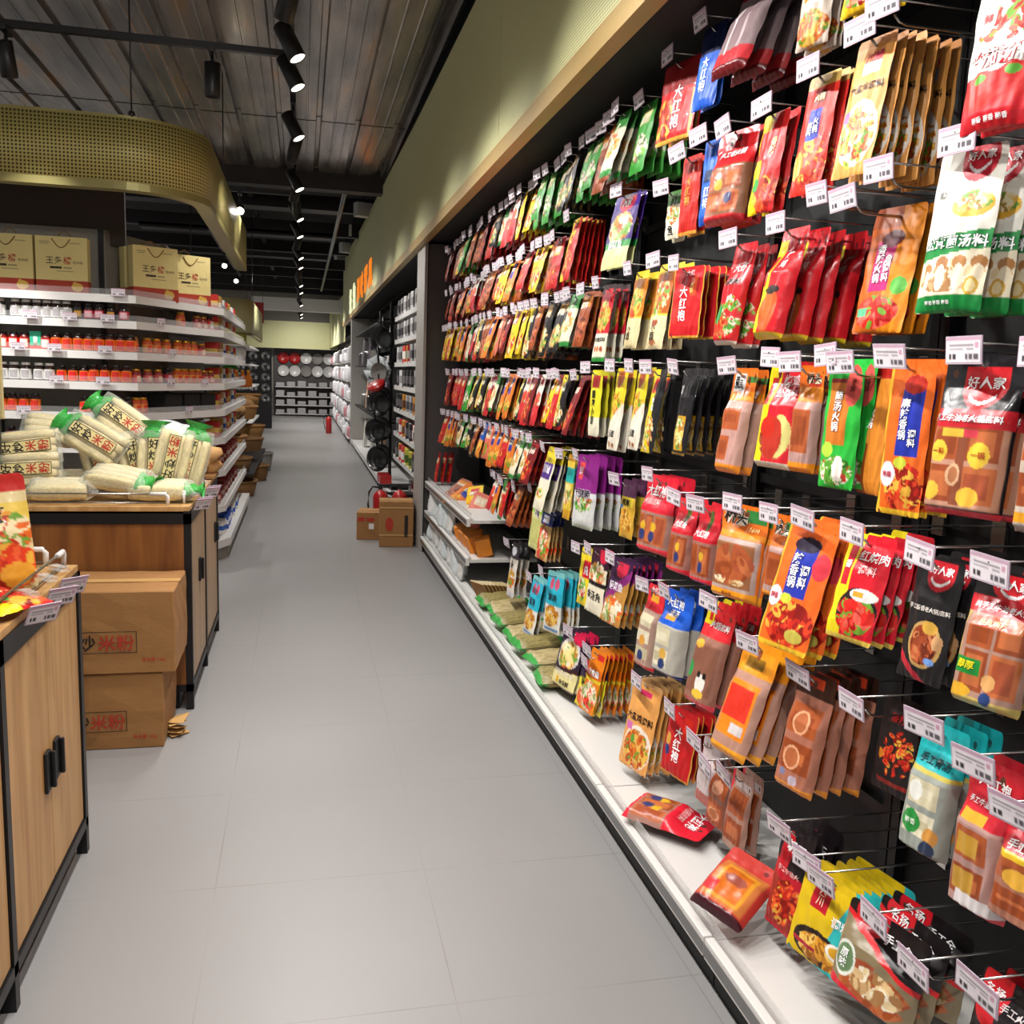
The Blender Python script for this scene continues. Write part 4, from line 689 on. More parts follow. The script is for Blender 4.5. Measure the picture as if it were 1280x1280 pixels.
for rn, z, ya, hh, cols in ROWS:
    yb = 7.52 if rn != 'sixth row' else 5.52; n = int((yb - ya) / .128)
    for k in range(n):
        y = yb - .06 - k * (yb - ya) / n; ci = cols[(k * len(cols)) // n] if k % 3 else cols[(k * 7 + 3) % len(cols)] if k % 9 == 6 else cols[(k * len(cols)) // n]
        wv = (.105, .125)[(k + ci) % 2]; hv = hh * (.86, .94, 1.0)[(k * 5 + ci) % 3]; x = 1.135 + rnd.uniform(0, .05)
        me = pouch_mesh('far%d' % ci, wv, hv, D['far%d' % ci], 20, 30, 5 + ci)
        d = '%s pouch, %s, %s hook from the grey pillar' % (FARC[ci][0], rn, ORD[k])
        zz = z - .035; tl = rnd.uniform(9, 19); sw = rnd.uniform(-6, 8)
        hang('seasoning_pouch', me, x, y, zz, sw, tl, d, 'pouch', 'pouches in the farther bays')
        for b_ in range(rnd.choice((3, 4, 5))):
            rest.append((me, (x + .024 * (b_ + 1), y + rnd.uniform(-.006, .006), zz + rnd.uniform(-.004, .003)), (R(-max(1, tl - 3 * (b_ + 1))), 0, R(-90 + sw + rnd.uniform(-4, 4)))))
        hook(y, zz - .008, 'wire hook and price tag, %s, %s from the grey pillar' % (rn, ORD[k]), 'hooks in the farther bays', x - .01)
# the many pouches hidden deeper on the hooks: one mesh
Vs, Fs, Cs, o_ = [], [], [], 0
for me, loc, rot in rest:
    M = np.array(Matrix.LocRotScale(Vector(loc), Euler(rot), None)); nv = len(me.vertices); co = np.empty(nv * 3); me.vertices.foreach_get('co', co); co = co.reshape(-1, 3)
    ca = np.empty(nv * 4); me.color_attributes['Col'].data.foreach_get('color', ca); ca = ca.reshape(-1, 4)
    keep = me['film']                                      # film only, lettering is out of sight
    Vs.append(co[:keep] @ M[:3, :3].T + M[:3, 3]); Cs.append(ca[:keep]); Fs += [tuple(o_ + i for i in p.vertices) for p in me.polygons if max(p.vertices) < keep]; o_ += keep
me = bpy.data.meshes.new('pouches_behind'); me.from_pydata(np.concatenate(Vs).tolist(), [], Fs); me.materials.append(MATS['film'])
me.color_attributes.new('Col', 'FLOAT_COLOR', 'POINT').data.foreach_set('color', np.concatenate(Cs).ravel()); me.polygons.foreach_set('use_smooth', np.ones(len(Fs), bool))
tag(link('pouches_behind', me), 'dark edged pouches hanging close together behind the front ones along the whole wall', 'pouches', None, 'stuff')

# ------------------------------------------------------------------ pouches lying on the deck
o = link('seasoning_pouch', pouch_mesh('redclear3', .175, .26, D['redclear3'], 30, 44, frac('redclear3'))); o.location = (1.19, 2.40, .165); o.rotation_euler = (R(-90), R(0), R(-139)); tag(o, 'red and clear pouch lying flat on the white deck', 'pouch')
D['fallen'] = ('', 'C84038', '7a2020', 'b', .05, 'R .1 .22 .9 .9 d07a40;C .14 .26 .86 .88 1 1 stew;R .1 .62 .3 .8 D83038;E .5 .5 .2 .08 a05040;R 0 .92 1 1 4a1420', [])
PAL['stew1'] = 'd8824a'
o = link('seasoning_pouch', pouch_mesh('fallen', .15, .2, D['fallen'], 30, 44, 3)); o.location = (1.145, 2.01, .27); o.rotation_euler = (R(-64), R(10), R(-58)); tag(o, 'clear pouch of one orange cake fallen against the deck guard', 'pouch')

# green bags of dried stalks on the deck, white bags and orange boxes on the low shelves
def bag_mesh(name, w_, h_, t_, m1, m2, seed, film_m=None):
    rg = random.Random(seed); mb = MB(); nx, ny = 12, 14; v = []; 
    for sgn in (-1, 1):
        for j in range(ny):
            for i in range(nx):
                u = 2*i/(nx-1) - 1; q = 2*j/(ny-1) - 1; d = max(0, 1 - abs(u)**4) ** .6 * max(0, 1 - abs(q)**6) ** .6
                v.append((u*w_/2*(1 - .1*abs(q)**6), sgn * (t_/2*d + rg.uniform(-.004, .004) * (d > .05) * (2.4 if abs(q) > .6 else 1)), q*h_/2))
    f = []
    for sgn in (0, 1):
        o = sgn * nx * ny
        for j in range(ny-1):
            for i in range(nx-1):
                q = (o + j*nx + i, o + j*nx + i + 1, o + (j+1)*nx + i + 1, o + (j+1)*nx + i); f.append(q if sgn == 0 else q[::-1])
    lo = [q for q in f if .12 < ((q[0] % (nx*ny)) // nx) / ny < .82]; hi = [q for q in f if q not in lo]
    mb.mat(m2, sm=True); mb.add(v, hi); mb.m = m1
    for q in lo: mb.f.append(list(q)); mb.fm.append(m1); mb.fc.append((1, 1, 1)); mb.fs.append(True)
    return mb.mesh(name)
wood('dried_stalks', '5e5226', 'b3a468', (150, 150, 9)); wood('stalk_pale', '8a7440', 'd0c090', (130, 130, 9))
gb = [bag_mesh('stalk_bag', .20, .26, .07, 'dried_stalks', 'green_film', 1), bag_mesh('stalk_bag', .18, .26, .06, 'stalk_pale', 'green_film', 2)]
for k in range(7):
    y = 3.82 + k * .235; o = link('dried_stalk_bag', gb[k % 2]); o.location = (1.15 + .015 * (k % 2), y, .178 + .008 * (k % 3)); o.rotation_euler = (R(90), 0, R(90 + rnd.uniform(-9, 9)))
    o.rotation_euler = (R(86 + rnd.uniform(-3, 3)), R(rnd.uniform(-4, 4)), R(90 + rnd.uniform(-12, 12)))
    tag(o, 'green ended clear bag of dried stalks, %s along the deck from the fish pouches' % ORD[k], 'bag', 'bags of dried stalks on the deck')
wb = [bag_mesh('white_bag', .15, .2, .05, 'white_film', 'white_film', 4), bag_mesh('white_bag', .13, .19, .05, 'shelf_white', 'white_film', 6)]
pbr('pink_film', 'c83a58', .3); wb.append(bag_mesh('white_bag', .14, .19, .05, 'pink_film', 'white_film', 8))
pbr('orange_box', 'd8801e', .5, 0, .15, (30, 30, 30))
for sh, z0, n in (('middle', .35, 8), ('lowest', .13, 12)):
    for k in range(n):
        y = 7.45 - k * .135; o = link('white_snack_bag', wb[(k * 5 + n) % 3 if k % 3 == 2 else k % 2]); o.location = (1.05 + rnd.uniform(0, .03), y, z0 + .105); o.rotation_euler = (R(rnd.uniform(-20, -2)), R(rnd.uniform(-12, 12)), R(-90 + rnd.uniform(-10, 60)))
        tag(o, 'whitish plastic bag standing on the %s shelf, %s from the grey pillar' % (sh, ORD[k]), 'bag', 'white bags on the low shelves')
ob = MB().mat('orange_box').box(-.05, .05, -.075, .075, 0, .11, .006).mesh('orange_packet')
for k in range(6):
    o = link('orange_packet', ob, None, (1.12 + (k % 2) * .04, 6.3 - k * .115, .352 + (.0 if k < 3 else .004)), (R(rnd.uniform(-3, 3)), R(-14), R(rnd.uniform(-14, 14)))); tag(o, 'orange packet on the middle low shelf, %s from the white bags' % ORD[k], 'packet', 'orange packets on the middle shelf')
for k in range(5):
    ci = (2, 5, 2, 1, 11)[k]; o = link('seasoning_pouch', pouch_mesh('far%d' % ci, .125, .25, D['far%d' % ci], 20, 30, 5 + ci)); o.location = (1.22 - .02 * (k % 2), 6.95 - k * .2, .68 + .03 * (k % 2)); o.rotation_euler = (R(-64 + 9 * k), R((-24, 10, 38, -12, 20)[k]), R(-70 + 12 * k))
    tag(o, '%s pouch slumped on the top low shelf, %s from the grey pillar' % (FARC[ci][0], ORD[k]), 'pouch', 'pouches lying on the top low shelf')
for k in range(3):
    o = link('seasoning_pouch', pouch_mesh('far0', .125, .25, D['far0'], 20, 30, 5)); o.location = (1.10 + .05 * k, 7.45, .85); o.rotation_euler = (R(-8), 0, R(-90 + 5 * k)); tag(o, 'red pouch standing at the pillar end of the top low shelf, %s from the front' % ORD[k], 'pouch', 'pouches lying on the top low shelf')
cdm = MB().mat('stalk_pale').box(-.004, .004, -.07, .07, 0, .13).mat('carton').box(-.006, -.004, -.07, .07, 0, .13).mesh('flat_packet')
for k in range(9):
    o = link('flat_packet', cdm, None, (1.10 + .022 * k, 5.42 - .008 * k, .132), (0, R(-28), R(24))); tag(o, 'thin tan packet leaning in the file on the deck, %s from the front' % ORD[k], 'packet', 'tan packets filed on the deck')
# ================================================================== left: wooden island cabinets
def frame_cabinet(t, x0, x1, y0, y1, H, posts, panel_m, door_m, door_ys, split_face=True):
    """black steel frame, board top, doors on the aisle side (x1); local coordinates = world minus t.location"""
    ox, oy = t.location.x, t.location.y; X0, X1, Y0, Y1 = x0 - ox, x1 - ox, y0 - oy, y1 - oy
    f = MB().mat('black_metal')
    for y in posts: f.box(X1 - .03, X1, y - oy - .015, y - oy + .015, 0, H - .02)
    for y in (Y0 + .015, Y1 - .015): f.box(X0, X0 + .03, y - .015, y + .015, 0, H - .02)
    for y0_, y1_ in ((Y0, Y0 + .03), (Y1 - .03, Y1)):
        f.box(X0, X1, y0_, y1_, H - .075, H - .03); f.box(X0, X1, y0_, y1_, .085, .115)
    f.box(X1 - .03, X1, Y0, Y1, H - .075, H - .02); f.box(X1 - .03, X1, Y0, Y1, .085, .115); f.box(X0, X0 + .03, Y0, Y1, H - .075, H - .02); f.box(X0, X0 + .03, Y0, Y1, .085, .115)
    f.build('frame', t)
    MB().mat('oak').box(X0 + .004, X1 - .004, Y0 + .004, Y1 - .004, H - .022, H, .003).build('board_top', t)
    MB().mat(panel_m).box(X0 + .03, X1 - .03, Y0 + .006, Y0 + .022, .115, H - .075).build('end_panel', t)
    MB().mat(panel_m).box(X0 + .03, X1 - .03, Y1 - .022, Y1 - .006, .115, H - .075).build('end_panel', t)
    MB().mat('black_paint').box(X0 + .05, X1 - .06, Y0 + .03, Y1 - .03, .0, .1).build('plinth', t)
    MB().mat('black_paint').box(X0 + .03, X1 - .045, Y0 + .022, Y1 - .022, .1, H - .08).build('carcass', t)
    for (a, c, hy, hz) in door_ys:
        d = MB().mat(door_m).box(X1 - .028, X1 - .006, a - oy, c - oy, .12, H - .08, .002).build('door', t)
        h = MB().mat('black_metal').box(X1 - .006, X1 + .004, hy - oy - .022, hy - oy + .022, hz - .055, hz + .055, .004).box(X1 + .004, X1 + .016, hy - oy + .008, hy - oy + .02, hz - .05, hz + .05, .004)
        h.build('door_handle', d)
def fence(t, pts, z0, hgt, corner_m='white_plastic'):
    """low wire fence with white end clips along a cabinet top"""
    ox, oy = t.location.x, t.location.y; P = [(x - ox, y - oy) for x, y in pts]
    for i in range(len(P) - 1):
        a, b = Vector(P[i] + (0,)), Vector(P[i+1] + (0,)); d = (b - a).normalized()
        MB().mat('chrome', sm=True).tube([a + d*.03 + Vector((0, 0, z0 + hgt)), b - d*.03 + Vector((0, 0, z0 + hgt))], .004, 6).build('rail', t)
        MB().mat('steel', sm=True).tube([a + d*.03 + Vector((0, 0, z0 + .012)), b - d*.03 + Vector((0, 0, z0 + .012))], .003, 6).build('rail', t)
        for q, s_ in ((a, 1), (b, -1)):
            e = q + d * .03 * s_; MB().mat('white_plastic', sm=True).tube([e + Vector((0, 0, z0)), e + Vector((0, 0, z0 + hgt - .01)), e + d*s_*.008 + Vector((0, 0, z0 + hgt)), e + d*s_*.07 + Vector((0, 0, z0 + hgt))], .008, 8).build('fence_clip', t)
def clip_tag(x, y, z, label, group, yaw=0):
    t = thing('price_ticket', label, 'price ticket', (x, y, z), (0, 0, R(yaw)), group)
    o = link('card', HK[3], t, (.0, 0, -.055), (0, R(-28), 0)); o.scale = (1, .8, 1.25)
    MB().mat('acrylic').box(-.012, .05, -.012, .012, -.004, .008).build('clip', t)
cA = thing('wooden_cabinet', 'nearest wooden cabinet with oak doors in a black steel frame', 'cabinet', (-1.0, 2.0, 0))
frame_cabinet(cA, -1.42, -.645, 1.25, 2.885, .905, (1.265, 2.145, 2.87), 'oak', 'oak', [(1.285, 1.70, 1.66, .42), (1.71, 2.125, 1.75, .42), (2.165, 2.512, 2.47, .44), (2.517, 2.85, 2.56, .44)])
fence(cA, [(-.675, 1.3), (-.675, 2.86)], .905, .05); fence(cA, [(-.70, 2.86), (-1.38, 2.86)], .905, .05)
for k, (y, l) in enumerate(((2.33, 'nearest the snack bag'), (2.50, 'second'), (2.62, 'farthest'))):
    clip_tag(-.628, y, .945, 'price ticket clipped to the near cabinet rail, ' + ('nearest the snack bag', 'in the middle', 'farthest from the snack bag')[k], 'tickets on the near cabinet rail', 132)
cB = thing('wooden_cabinet', 'farther wooden cabinet piled with bags of rice noodles', 'cabinet', (-1.0, 4.7, 0))
frame_cabinet(cB, -2.2, -.465, 4.07, 5.36, .905, (4.09, 4.70, 5.345), 'walnut', 'ash', [(4.115, 4.685, 4.42, .56), (4.715, 5.33, 5.2, .60)])
fence(cB, [(-.50, 4.12), (-.50, 5.3)], .905, .05); fence(cB, [(-.53, 4.10), (-1.30, 4.10)], .905, .05); fence(cB, [(-1.31, 4.10), (-2.1, 4.10)], .905, .05)
for k, y in enumerate((4.16, 4.22, 4.55, 4.62)):
    clip_tag(-.45, y, .945, 'price ticket on the noodle cabinet rail, %s from the near corner' % ORD[k], 'tickets on the noodle cabinet rail', 130)

# snack bag and pale board at the left picture edge
D['snack'] = ('', 'E8D49C', '8a2018', 'p', .06, 'R 0 0 1 .16 C82820;R .3 .24 1 .42 E8C858;F .5 .5 .5 .2 60 mix .12;F .55 .8 .5 .2 70 chili .12;E .8 .86 .2 .1 E8A030;E .3 .8 .2 .08 78a040', [('麻辣', .5, .34, .24, '2a2010', 'h', None)])
o = link('snack_bag', pouch_mesh('snack', .2, .30, D['snack'], 40, 56, 7)); o.location = (-.80, 2.56, 1.185); o.rotation_euler = (R(-8), R(-6), R(8)); tag(o, 'red and yellow printed snack bag standing on the near cabinet', 'snack bag')
o = link('snack_bag', pouch_mesh('crayyellow', .16, .2, D['crayyellow'], 30, 44, 9)); o.location = (-.78, 2.37, .945); o.rotation_euler = (R(-84), R(0), R(60)); tag(o, 'small yellow and red packet lying in front of the snack bag', 'snack bag')
bd = thing('display_board', 'pale yellow board on a black stand at the left edge', 'display board', (-1.12, 3.4, 0))
MB().mat('pale_board').box(-.16, .14, -.01, .01, 1.30, 1.58, .003).build('panel', bd)
MB().mat('black_metal').box(-.16, .125, -.012, .012, 1.18, 1.30).box(-.03, .0, -.012, .012, .02, 1.2).box(-.16, .13, -.1, .1, 0, .02).build('stand', bd)

# ------------------------------------------------------------------ cartons
def carton(name, label, x0, x1, y0, y1, z0, z1, decor, rotz=0., slump=.012, seed=1, group=None):
    t = thing(name, label, 'carton', ((x0+x1)/2, (y0+y1)/2, z0), (0, 0, R(rotz)), group); w_, d_, h_ = x1-x0, y1-y0, z1-z0; rg = random.Random(seed)
    bm = bmesh.new(); bmesh.ops.create_cube(bm, size=1)
    for p in bm.verts: p.co = Vector((p.co.x * w_, p.co.y * d_, (p.co.z + .5) * h_))
    bmesh.ops.subdivide_edges(bm, edges=bm.edges[:], cuts=5, use_grid_fill=True)
    for p in bm.verts:
        q = p.co; b_ = 1 - min(1, abs(q.z / h_ - .5) * 2); k = slump * b_
        q.x *= 1 + k * 1.2; q.y *= 1 + k; q += Vector((rg.uniform(-1, 1), rg.uniform(-1, 1), rg.uniform(-1, 1) if q.z > .02 else 0)) * .0022
    bmesh.ops.bevel(bm, geom=[e for e in bm.edges if e.calc_face_angle(0) > .9], offset=.004, segments=1, affect='EDGES')
    bm.verts.index_update(); mb = MB().mat('carton'); mb.add([p.co for p in bm.verts], [[q.index for q in f.verts] for f in bm.faces]); bm.free(); mb.build('box', t)
    tp = MB().mat('carton_tape').box(-w_*.5 - .002, w_*.5 + .002, -.025, .025, h_ + .0005, h_ + .003); tp.build('tape', t)
    M = Matrix.Translation((0, -d_/2 - .004 - slump * d_ * .55, 0)) @ Matrix.Rotation(R(90), 4, 'X')
    ink = MB()
    for (txt, cx, cz, sz, m) in decor.get('t', []): ink.mat(m); letters(ink, txt, M @ Matrix.Translation((cx, cz, 0)), sz, .012)
    for (a, c, z0_, z1_, m) in decor.get('r', []):
        ink.mat(m); th = .0025
        for b in ((a, c, z0_, z0_ + th), (a, c, z1_ - th, z1_), (a, a + th, z0_, z1_), (c - th, c, z0_, z1_)): ink.add([M @ Vector((b[i], b[j], -.0005)) for i, j in ((0, 2), (1, 2), (1, 3), (0, 3))], [(0, 1, 2, 3)])
    for (a, c, z0_, z1_, m) in decor.get('f', []): ink.mat(m); ink.add([M @ Vector((x, z, -.0005)) for x, z in ((a, z0_), (c, z0_), (c, z1_), (a, z1_))], [(0, 1, 2, 3)])
    for (cx, cz, rx, rz, m) in decor.get('e', []): ink.mat(m); ink.add([M @ Vector((cx + rx*math.cos(i*.314), cz + rz*math.sin(i*.314), -.0003)) for i in range(20)], [tuple(range(20))])
    if ink.f: ink.build('printing', t)
    return t
pr = {'t': [('好炒', -.075, .115, .066, 'ink_black'), ('米粉', .055, .115, .064, 'ink_red'), ('净含量 10kg', .19, .05, .017, 'ink_red')], 'r': [(-.2, .125, .075, .158, 'ink_black')], 'f': [(-.2, -.08, .158, .168, 'ink_black')]}
carton('carton', 'lower cardboard carton of the two beside the noodle cabinet', -1.05, -.535, 3.67, 4.03, .0, .305, pr, 0, .02, 3)
pr2 = {k: [tuple(list(z)) for z in v] for k, v in pr.items()}; pr2['r'] = [(-.2, .14, .085, .17, 'ink_black')]; pr2['f'] = [(-.2, -.08, .17, .18, 'ink_black')]
pr2['t'] = [('好炒', -.075, .125, .068, 'ink_black'), ('米粉', .065, .125, .066, 'ink_red'), ('净含量 10kg', .2, .055, .017, 'ink_red')]
carton('carton', 'upper cardboard carton stacked on the other beside the noodle cabinet', -1.04, -.485, 3.66, 4.04, .310, .635, pr2, 0, .008, 5)
t = MB().mat('carton').mat('carton_tape')
for k in range(5):
    a = k * .9; t.add([(.05*math.cos(a), .03*math.sin(a), .004 + .012*k), (.06*math.cos(a+1.6), .05*math.sin(a+1.6), .012*k + .01), (.05*math.cos(a+3), .05*math.sin(a+3.1), .02*k), (.04*math.cos(a+4.4), .06*math.sin(a+4.4), .012*k + .006)], [(0, 1, 2, 3)])
o = t.build('torn_tape', None, (-.50, 3.80, .004)); md = o.modifiers.new('gauge', 'SOLIDIFY'); md.thickness = .002; tag(o, 'crumpled torn strip of carton tape on the floor', 'torn tape')
carton('carton', 'tall strapped carton with a red oval standing against the grey pillar', .66, .95, 7.86, 8.12, 0, .40, {'e': [(-.06, .2, .035, .06, 'ink_red')], 'f': [(.07, .10, .09, .28, 'ink_black'), (-.145, .145, .10, .113, 'carton_tape'), (-.145, .145, .34, .353, 'carton_tape')]}, -4, .01, 8)
carton('carton', 'small carton with a white label behind the tall strapped one', .50, .72, 8.22, 8.5, 0, .25, {'f': [(-.1, -.04, .17, .205, 'ink_red'), (-.02, .05, .17, .20, 'ink_red'), (.0, .045, .1, .15, 'shelf_white')]}, -10, .01, 9)
def extinguisher(x, y, label, hose=True):
    t = thing('fire_extinguisher', label, 'fire extinguisher', (x, y, 0), group='red fire extinguishers'); t.scale = (.84,) * 3
    MB().mat('red_paint', sm=True).lathe([(.07, 0), (.085, .015), (.085, .40), (.078, .43), (.05, .465), (.022, .475), (.022, .49)], 20).build('cylinder', t)
    MB().mat('rubber').box(-.02, .02, -.018, .018, .49, .53).box(-.02, .12, -.01, .01, .53, .545).box(-.02, .11, -.01, .01, .505, .515).build('valve', t)
    if hose: MB().mat('rubber', sm=True).tube([(-.02, 0, .51), (-.09, -.01, .52), (-.13, -.02, .46), (-.14, -.02, .32), (-.12, -.02, .2), (-.095, -.01, .12)], .011, 8).build('hose', t)
extinguisher(.72, 8.62, 'red fire extinguisher with a black hose behind the strapped carton, left one'); extinguisher(.90, 8.62, 'red fire extinguisher behind the strapped carton, right one', False)
extinguisher(.62, 22.6, 'lone red fire extinguisher far down the aisle')

# ------------------------------------------------------------------ bags of rice noodles on the far cabinet
nm = bpy.data.materials.new('rice_noodle'); nm.use_nodes = True; nt = nm.node_tree; b = nt.nodes['Principled BSDF']; MATS['rice_noodle'] = nm
tc = node(nt, 'ShaderNodeTexCoord'); mp = node(nt, 'ShaderNodeMapping'); mp.inputs['Scale'].default_value = (260, 60, 18); nz = node(nt, 'ShaderNodeTexNoise'); nz.inputs['Detail'].default_value = 3
nt.links.new(tc.outputs['Object'], mp.inputs[0]); nt.links.new(mp.outputs[0], nz.inputs[0]); rp = node(nt, 'ShaderNodeValToRGB'); nt.links.new(nz.outputs[0], rp.inputs[0])
rp.color_ramp.elements[0].color = lin('c4ad72') + (1,); rp.color_ramp.elements[0].position = .3; rp.color_ramp.elements[1].color = lin('f0e2b4') + (1,); rp.color_ramp.elements[1].position = .6
nt.links.new(rp.outputs[0], b.inputs['Base Color']); b.inputs['Roughness'].default_value = .5
bp = node(nt, 'ShaderNodeBump'); bp.inputs['Strength'].default_value = .4; bp.inputs['Distance'].default_value = .004; nt.links.new(nz.outputs[0], bp.inputs['Height']); nt.links.new(bp.outputs[0], b.inputs['Normal'])
def noodle_meshes(var):
    rg = random.Random(40 + var); blk = MB().mat('rice_noodle', sm=True)
    for k in range(4):                                     # folded hanks of dried noodles, long axis Z
        x = (k - 1.5) * .036; z0, z1 = -.125 + rg.uniform(-.004, .006), .095 + rg.uniform(-.006, .006); rr = (.0205, .034); v = []; f = []
        for i in range(9):
            t_ = i / 8; z = z0 + (z1 - z0) * t_; s_ = min(1, .72 + 1.6 * min(t_, 1 - t_)); ox, oy = rg.uniform(-.0015, .0015), rg.uniform(-.002, .002)
            for j in range(14):
                a = j / 14 * 6.283; ca, sa = math.cos(a), math.sin(a); v.append((x + ox + rr[0]*s_*math.copysign(abs(ca)**.6, ca), oy + rr[1]*s_*math.copysign(abs(sa)**.6, sa), z))
        for i in range(8):
            for j in range(14): f.append((i*14 + j, i*14 + (j+1) % 14, (i+1)*14 + (j+1) % 14, (i+1)*14 + j))
        f += [tuple(range(14))[::-1], tuple(8*14 + j for j in range(14))]; blk.add(v, f)
    fl = bag_mesh('film_bag', .165, .29, .080, 'cling_film', 'cling_film', 50 + var)
    gt = MB().mat('green_film', sm=True); v = []; f = []
    for i in range(7):
        for j in range(12):
            a = j / 12 * 6.283; r = (.058 - .007 * i if i < 4 else .028 + .012 * (i - 4)); v.append((r * 1.2 * math.cos(a) * (1 + .2 * math.sin(3*a + i)), r * .55 * math.sin(a) * (1 + .3 * math.sin(2*a + 2*i)), .098 + .013 * i))
    for i in range(6):
        for j in range(12): f.append((i*12 + j, i*12 + (j+1) % 12, (i+1)*12 + (j+1) % 12, (i+1)*12 + j))
    gt.add(v, f)
    pbr('noodle_label', 'd9c98a', .5, 0, .04)
    lb = MB().mat('noodle_label').box(-.026, .026, -.0435, -.0425, -.11, .10)
    lb.mat('ink_black')
    for a in ((-.026, -.0235, -.11, .10), (.0235, .026, -.11, .10), (-.026, .026, -.11, -.1075), (-.026, .026, .0975, .10)): lb.box(a[0], a[1], -.0442, -.0434, a[2], a[3])
    M = Matrix.Translation((0, -.0445, 0)) @ Matrix.Rotation(R(90), 4, 'X')
    for i, ch in enumerate('好炒米粉'): lb.mat('ink_black' if i < 2 else 'ink_red'); letters(lb, ch, M @ Matrix.Translation((0, .07 - .05 * i, 0)), .046, .02)
    return blk.mesh('noodle_hanks'), fl, gt.mesh('green_end'), lb.mesh('paper_label')
NM = [noodle_meshes(v) for v in range(3)]
def noodles(i, x, y, z, rot, label, lab=True, green=True):
    t = thing('rice_noodle_bag', label, 'noodle bag', (x, y, z), tuple(R(a) for a in rot), 'bags of rice noodles on the cabinet'); t.rotation_mode = 'YXZ'; m = NM[i % 3]
    link('noodle_hanks', m[0], t); link('film_bag', m[1], t)
    if green: link('green_end', m[2], t)
    if lab: link('paper_label', m[3], t)
H_ = .91
for i, (x, y, z, rot, l, lab, gr) in enumerate([
    (-.90, 4.36, H_ + .255, (-20, -58, 0), 'bag of rice noodles lying aslant on the pile, just below the topmost', True, True),
    (-.80, 4.50, H_ + .325, (-24, -52, 4), 'topmost bag of rice noodles with its green end up', True, True),
    (-.93, 4.60, H_ + .16, (-12, -18, -4), 'bag of rice noodles standing in the dark behind the top pair, left of two', True, True),
    (-.84, 4.58, H_ + .16, (-12, -22, 6), 'bag of rice noodles standing in the dark behind the top pair, right of two', True, True),
    (-.735, 4.42, H_ + .15, (-10, -14, 2), 'bag of rice noodles standing in the middle with half its label showing', True, False),
    (-.645, 4.36, H_ + .165, (-8, 2, 0), 'bag of rice noodles standing upright, leftmost of the three at the right', True, True),
    (-.57, 4.34, H_ + .17, (-8, 192, 0), 'bag of rice noodles standing upside down with red letters on top', True, False),
    (-.50, 4.38, H_ + .165, (-8, 14, -6), 'bag of rice noodles leaning outwards at the right cabinet corner', True, True),
    (-.78, 4.24, H_ + .095, (-70, 108, 0), 'unlabelled bag of rice noodles slumped over the front of the pile', False, True),
    (-.60, 4.22, H_ + .05, (-80, 92, 2), 'unlabelled bag of rice noodles lying flat at the front right of the cabinet', False, True),
    (-1.0, 4.22, H_ + .05, (-80, 88, 3), 'unlabelled bag of rice noodles lying flat at the front left of the cabinet', False, False),
    (-1.17, 4.34, H_ + .21, (-16, -98, 0), 'bag of rice noodles lying level on the left pile, top of two', True, True),
    (-1.16, 4.30, H_ + .12, (-14, -94, 0), 'bag of rice noodles lying level on the left pile, under the top one', True, False),
    (-1.17, 4.36, H_ + .045, (-30, -90, 0), 'bag of rice noodles at the bottom of the left pile', True, False),
    (-.99, 4.55, H_ + .05, (-80, 90, 8), 'bag of rice noodles at the bottom behind the slumped one', False, False),
    (-.70, 4.60, H_ + .06, (-80, 95, -6), 'bag of rice noodles lying at the bottom behind the upright three', False, False),
    (-1.12, 4.62, H_ + .27, (-40, 100, 10), 'crumpled greyish bag of rice noodles at the back of the left pile', False, False)]):
    noodles(i, x, y, z, rot, l, lab, gr)
def lump(name, label, cat, x, y, z, sx, sy, sz, m, seed, rough=.35, sub=3):
    bm = bmesh.new(); bmesh.ops.create_icosphere(bm, subdivisions=sub, radius=1); rg = random.Random(seed); ks = [(Vector((rg.uniform(-1, 1), rg.uniform(-1, 1), rg.uniform(-1, 1))) * 4, rg.random() * 6) for _ in range(6)]
    for p in bm.verts:
        q = p.co.copy(); s_ = 1 + rough * sum(math.sin(k.dot(q) + ph) for k, ph in ks) / 6; p.co = Vector((q.x * sx * s_, q.y * sy * s_, max(-sz, q.z * sz * s_)))
    bm.verts.index_update(); mb = MB().mat(m, sm=True); mb.add([p.co for p in bm.verts], [[q.index for q in f.verts] for f in bm.faces]); bm.free()
    return tag(mb.build(name, None, (x, y, z)), label, cat)
lump('plastic_bag', 'crumpled white plastic bag on top of the noodle cabinet', 'plastic bag', -.66, 4.85, H_ + .24, .16, .12, .07, 'white_film', 3, .5)
lump('plastic_bag', 'crumpled white film under the white bag', 'plastic bag', -.66, 4.88, H_ + .09, .17, .14, .09, 'white_film', 5, .4)
sk = thing('net_sack', 'tan net sack of roots on the right cabinet corner', 'sack', (-.55, 5.15, H_))
for k, (x, y, z) in enumerate(((-.05, 0, .06), (.04, .02, .06), (0, -.05, .07), (-.01, .03, .14), (.045, -.02, .13), (-.06, -.03, .12))):
    o = lump('root', '', '', x, y, z, .075, .07, .055, 'sack_tan', 20 + k, .5, 2); o.parent = sk
    for key in ('label', 'category'): del o[key]
wr = MB().mat('wicker').box(-.11, .1, -.11, .11, 0, .02, .004); wr.build('tray', sk)

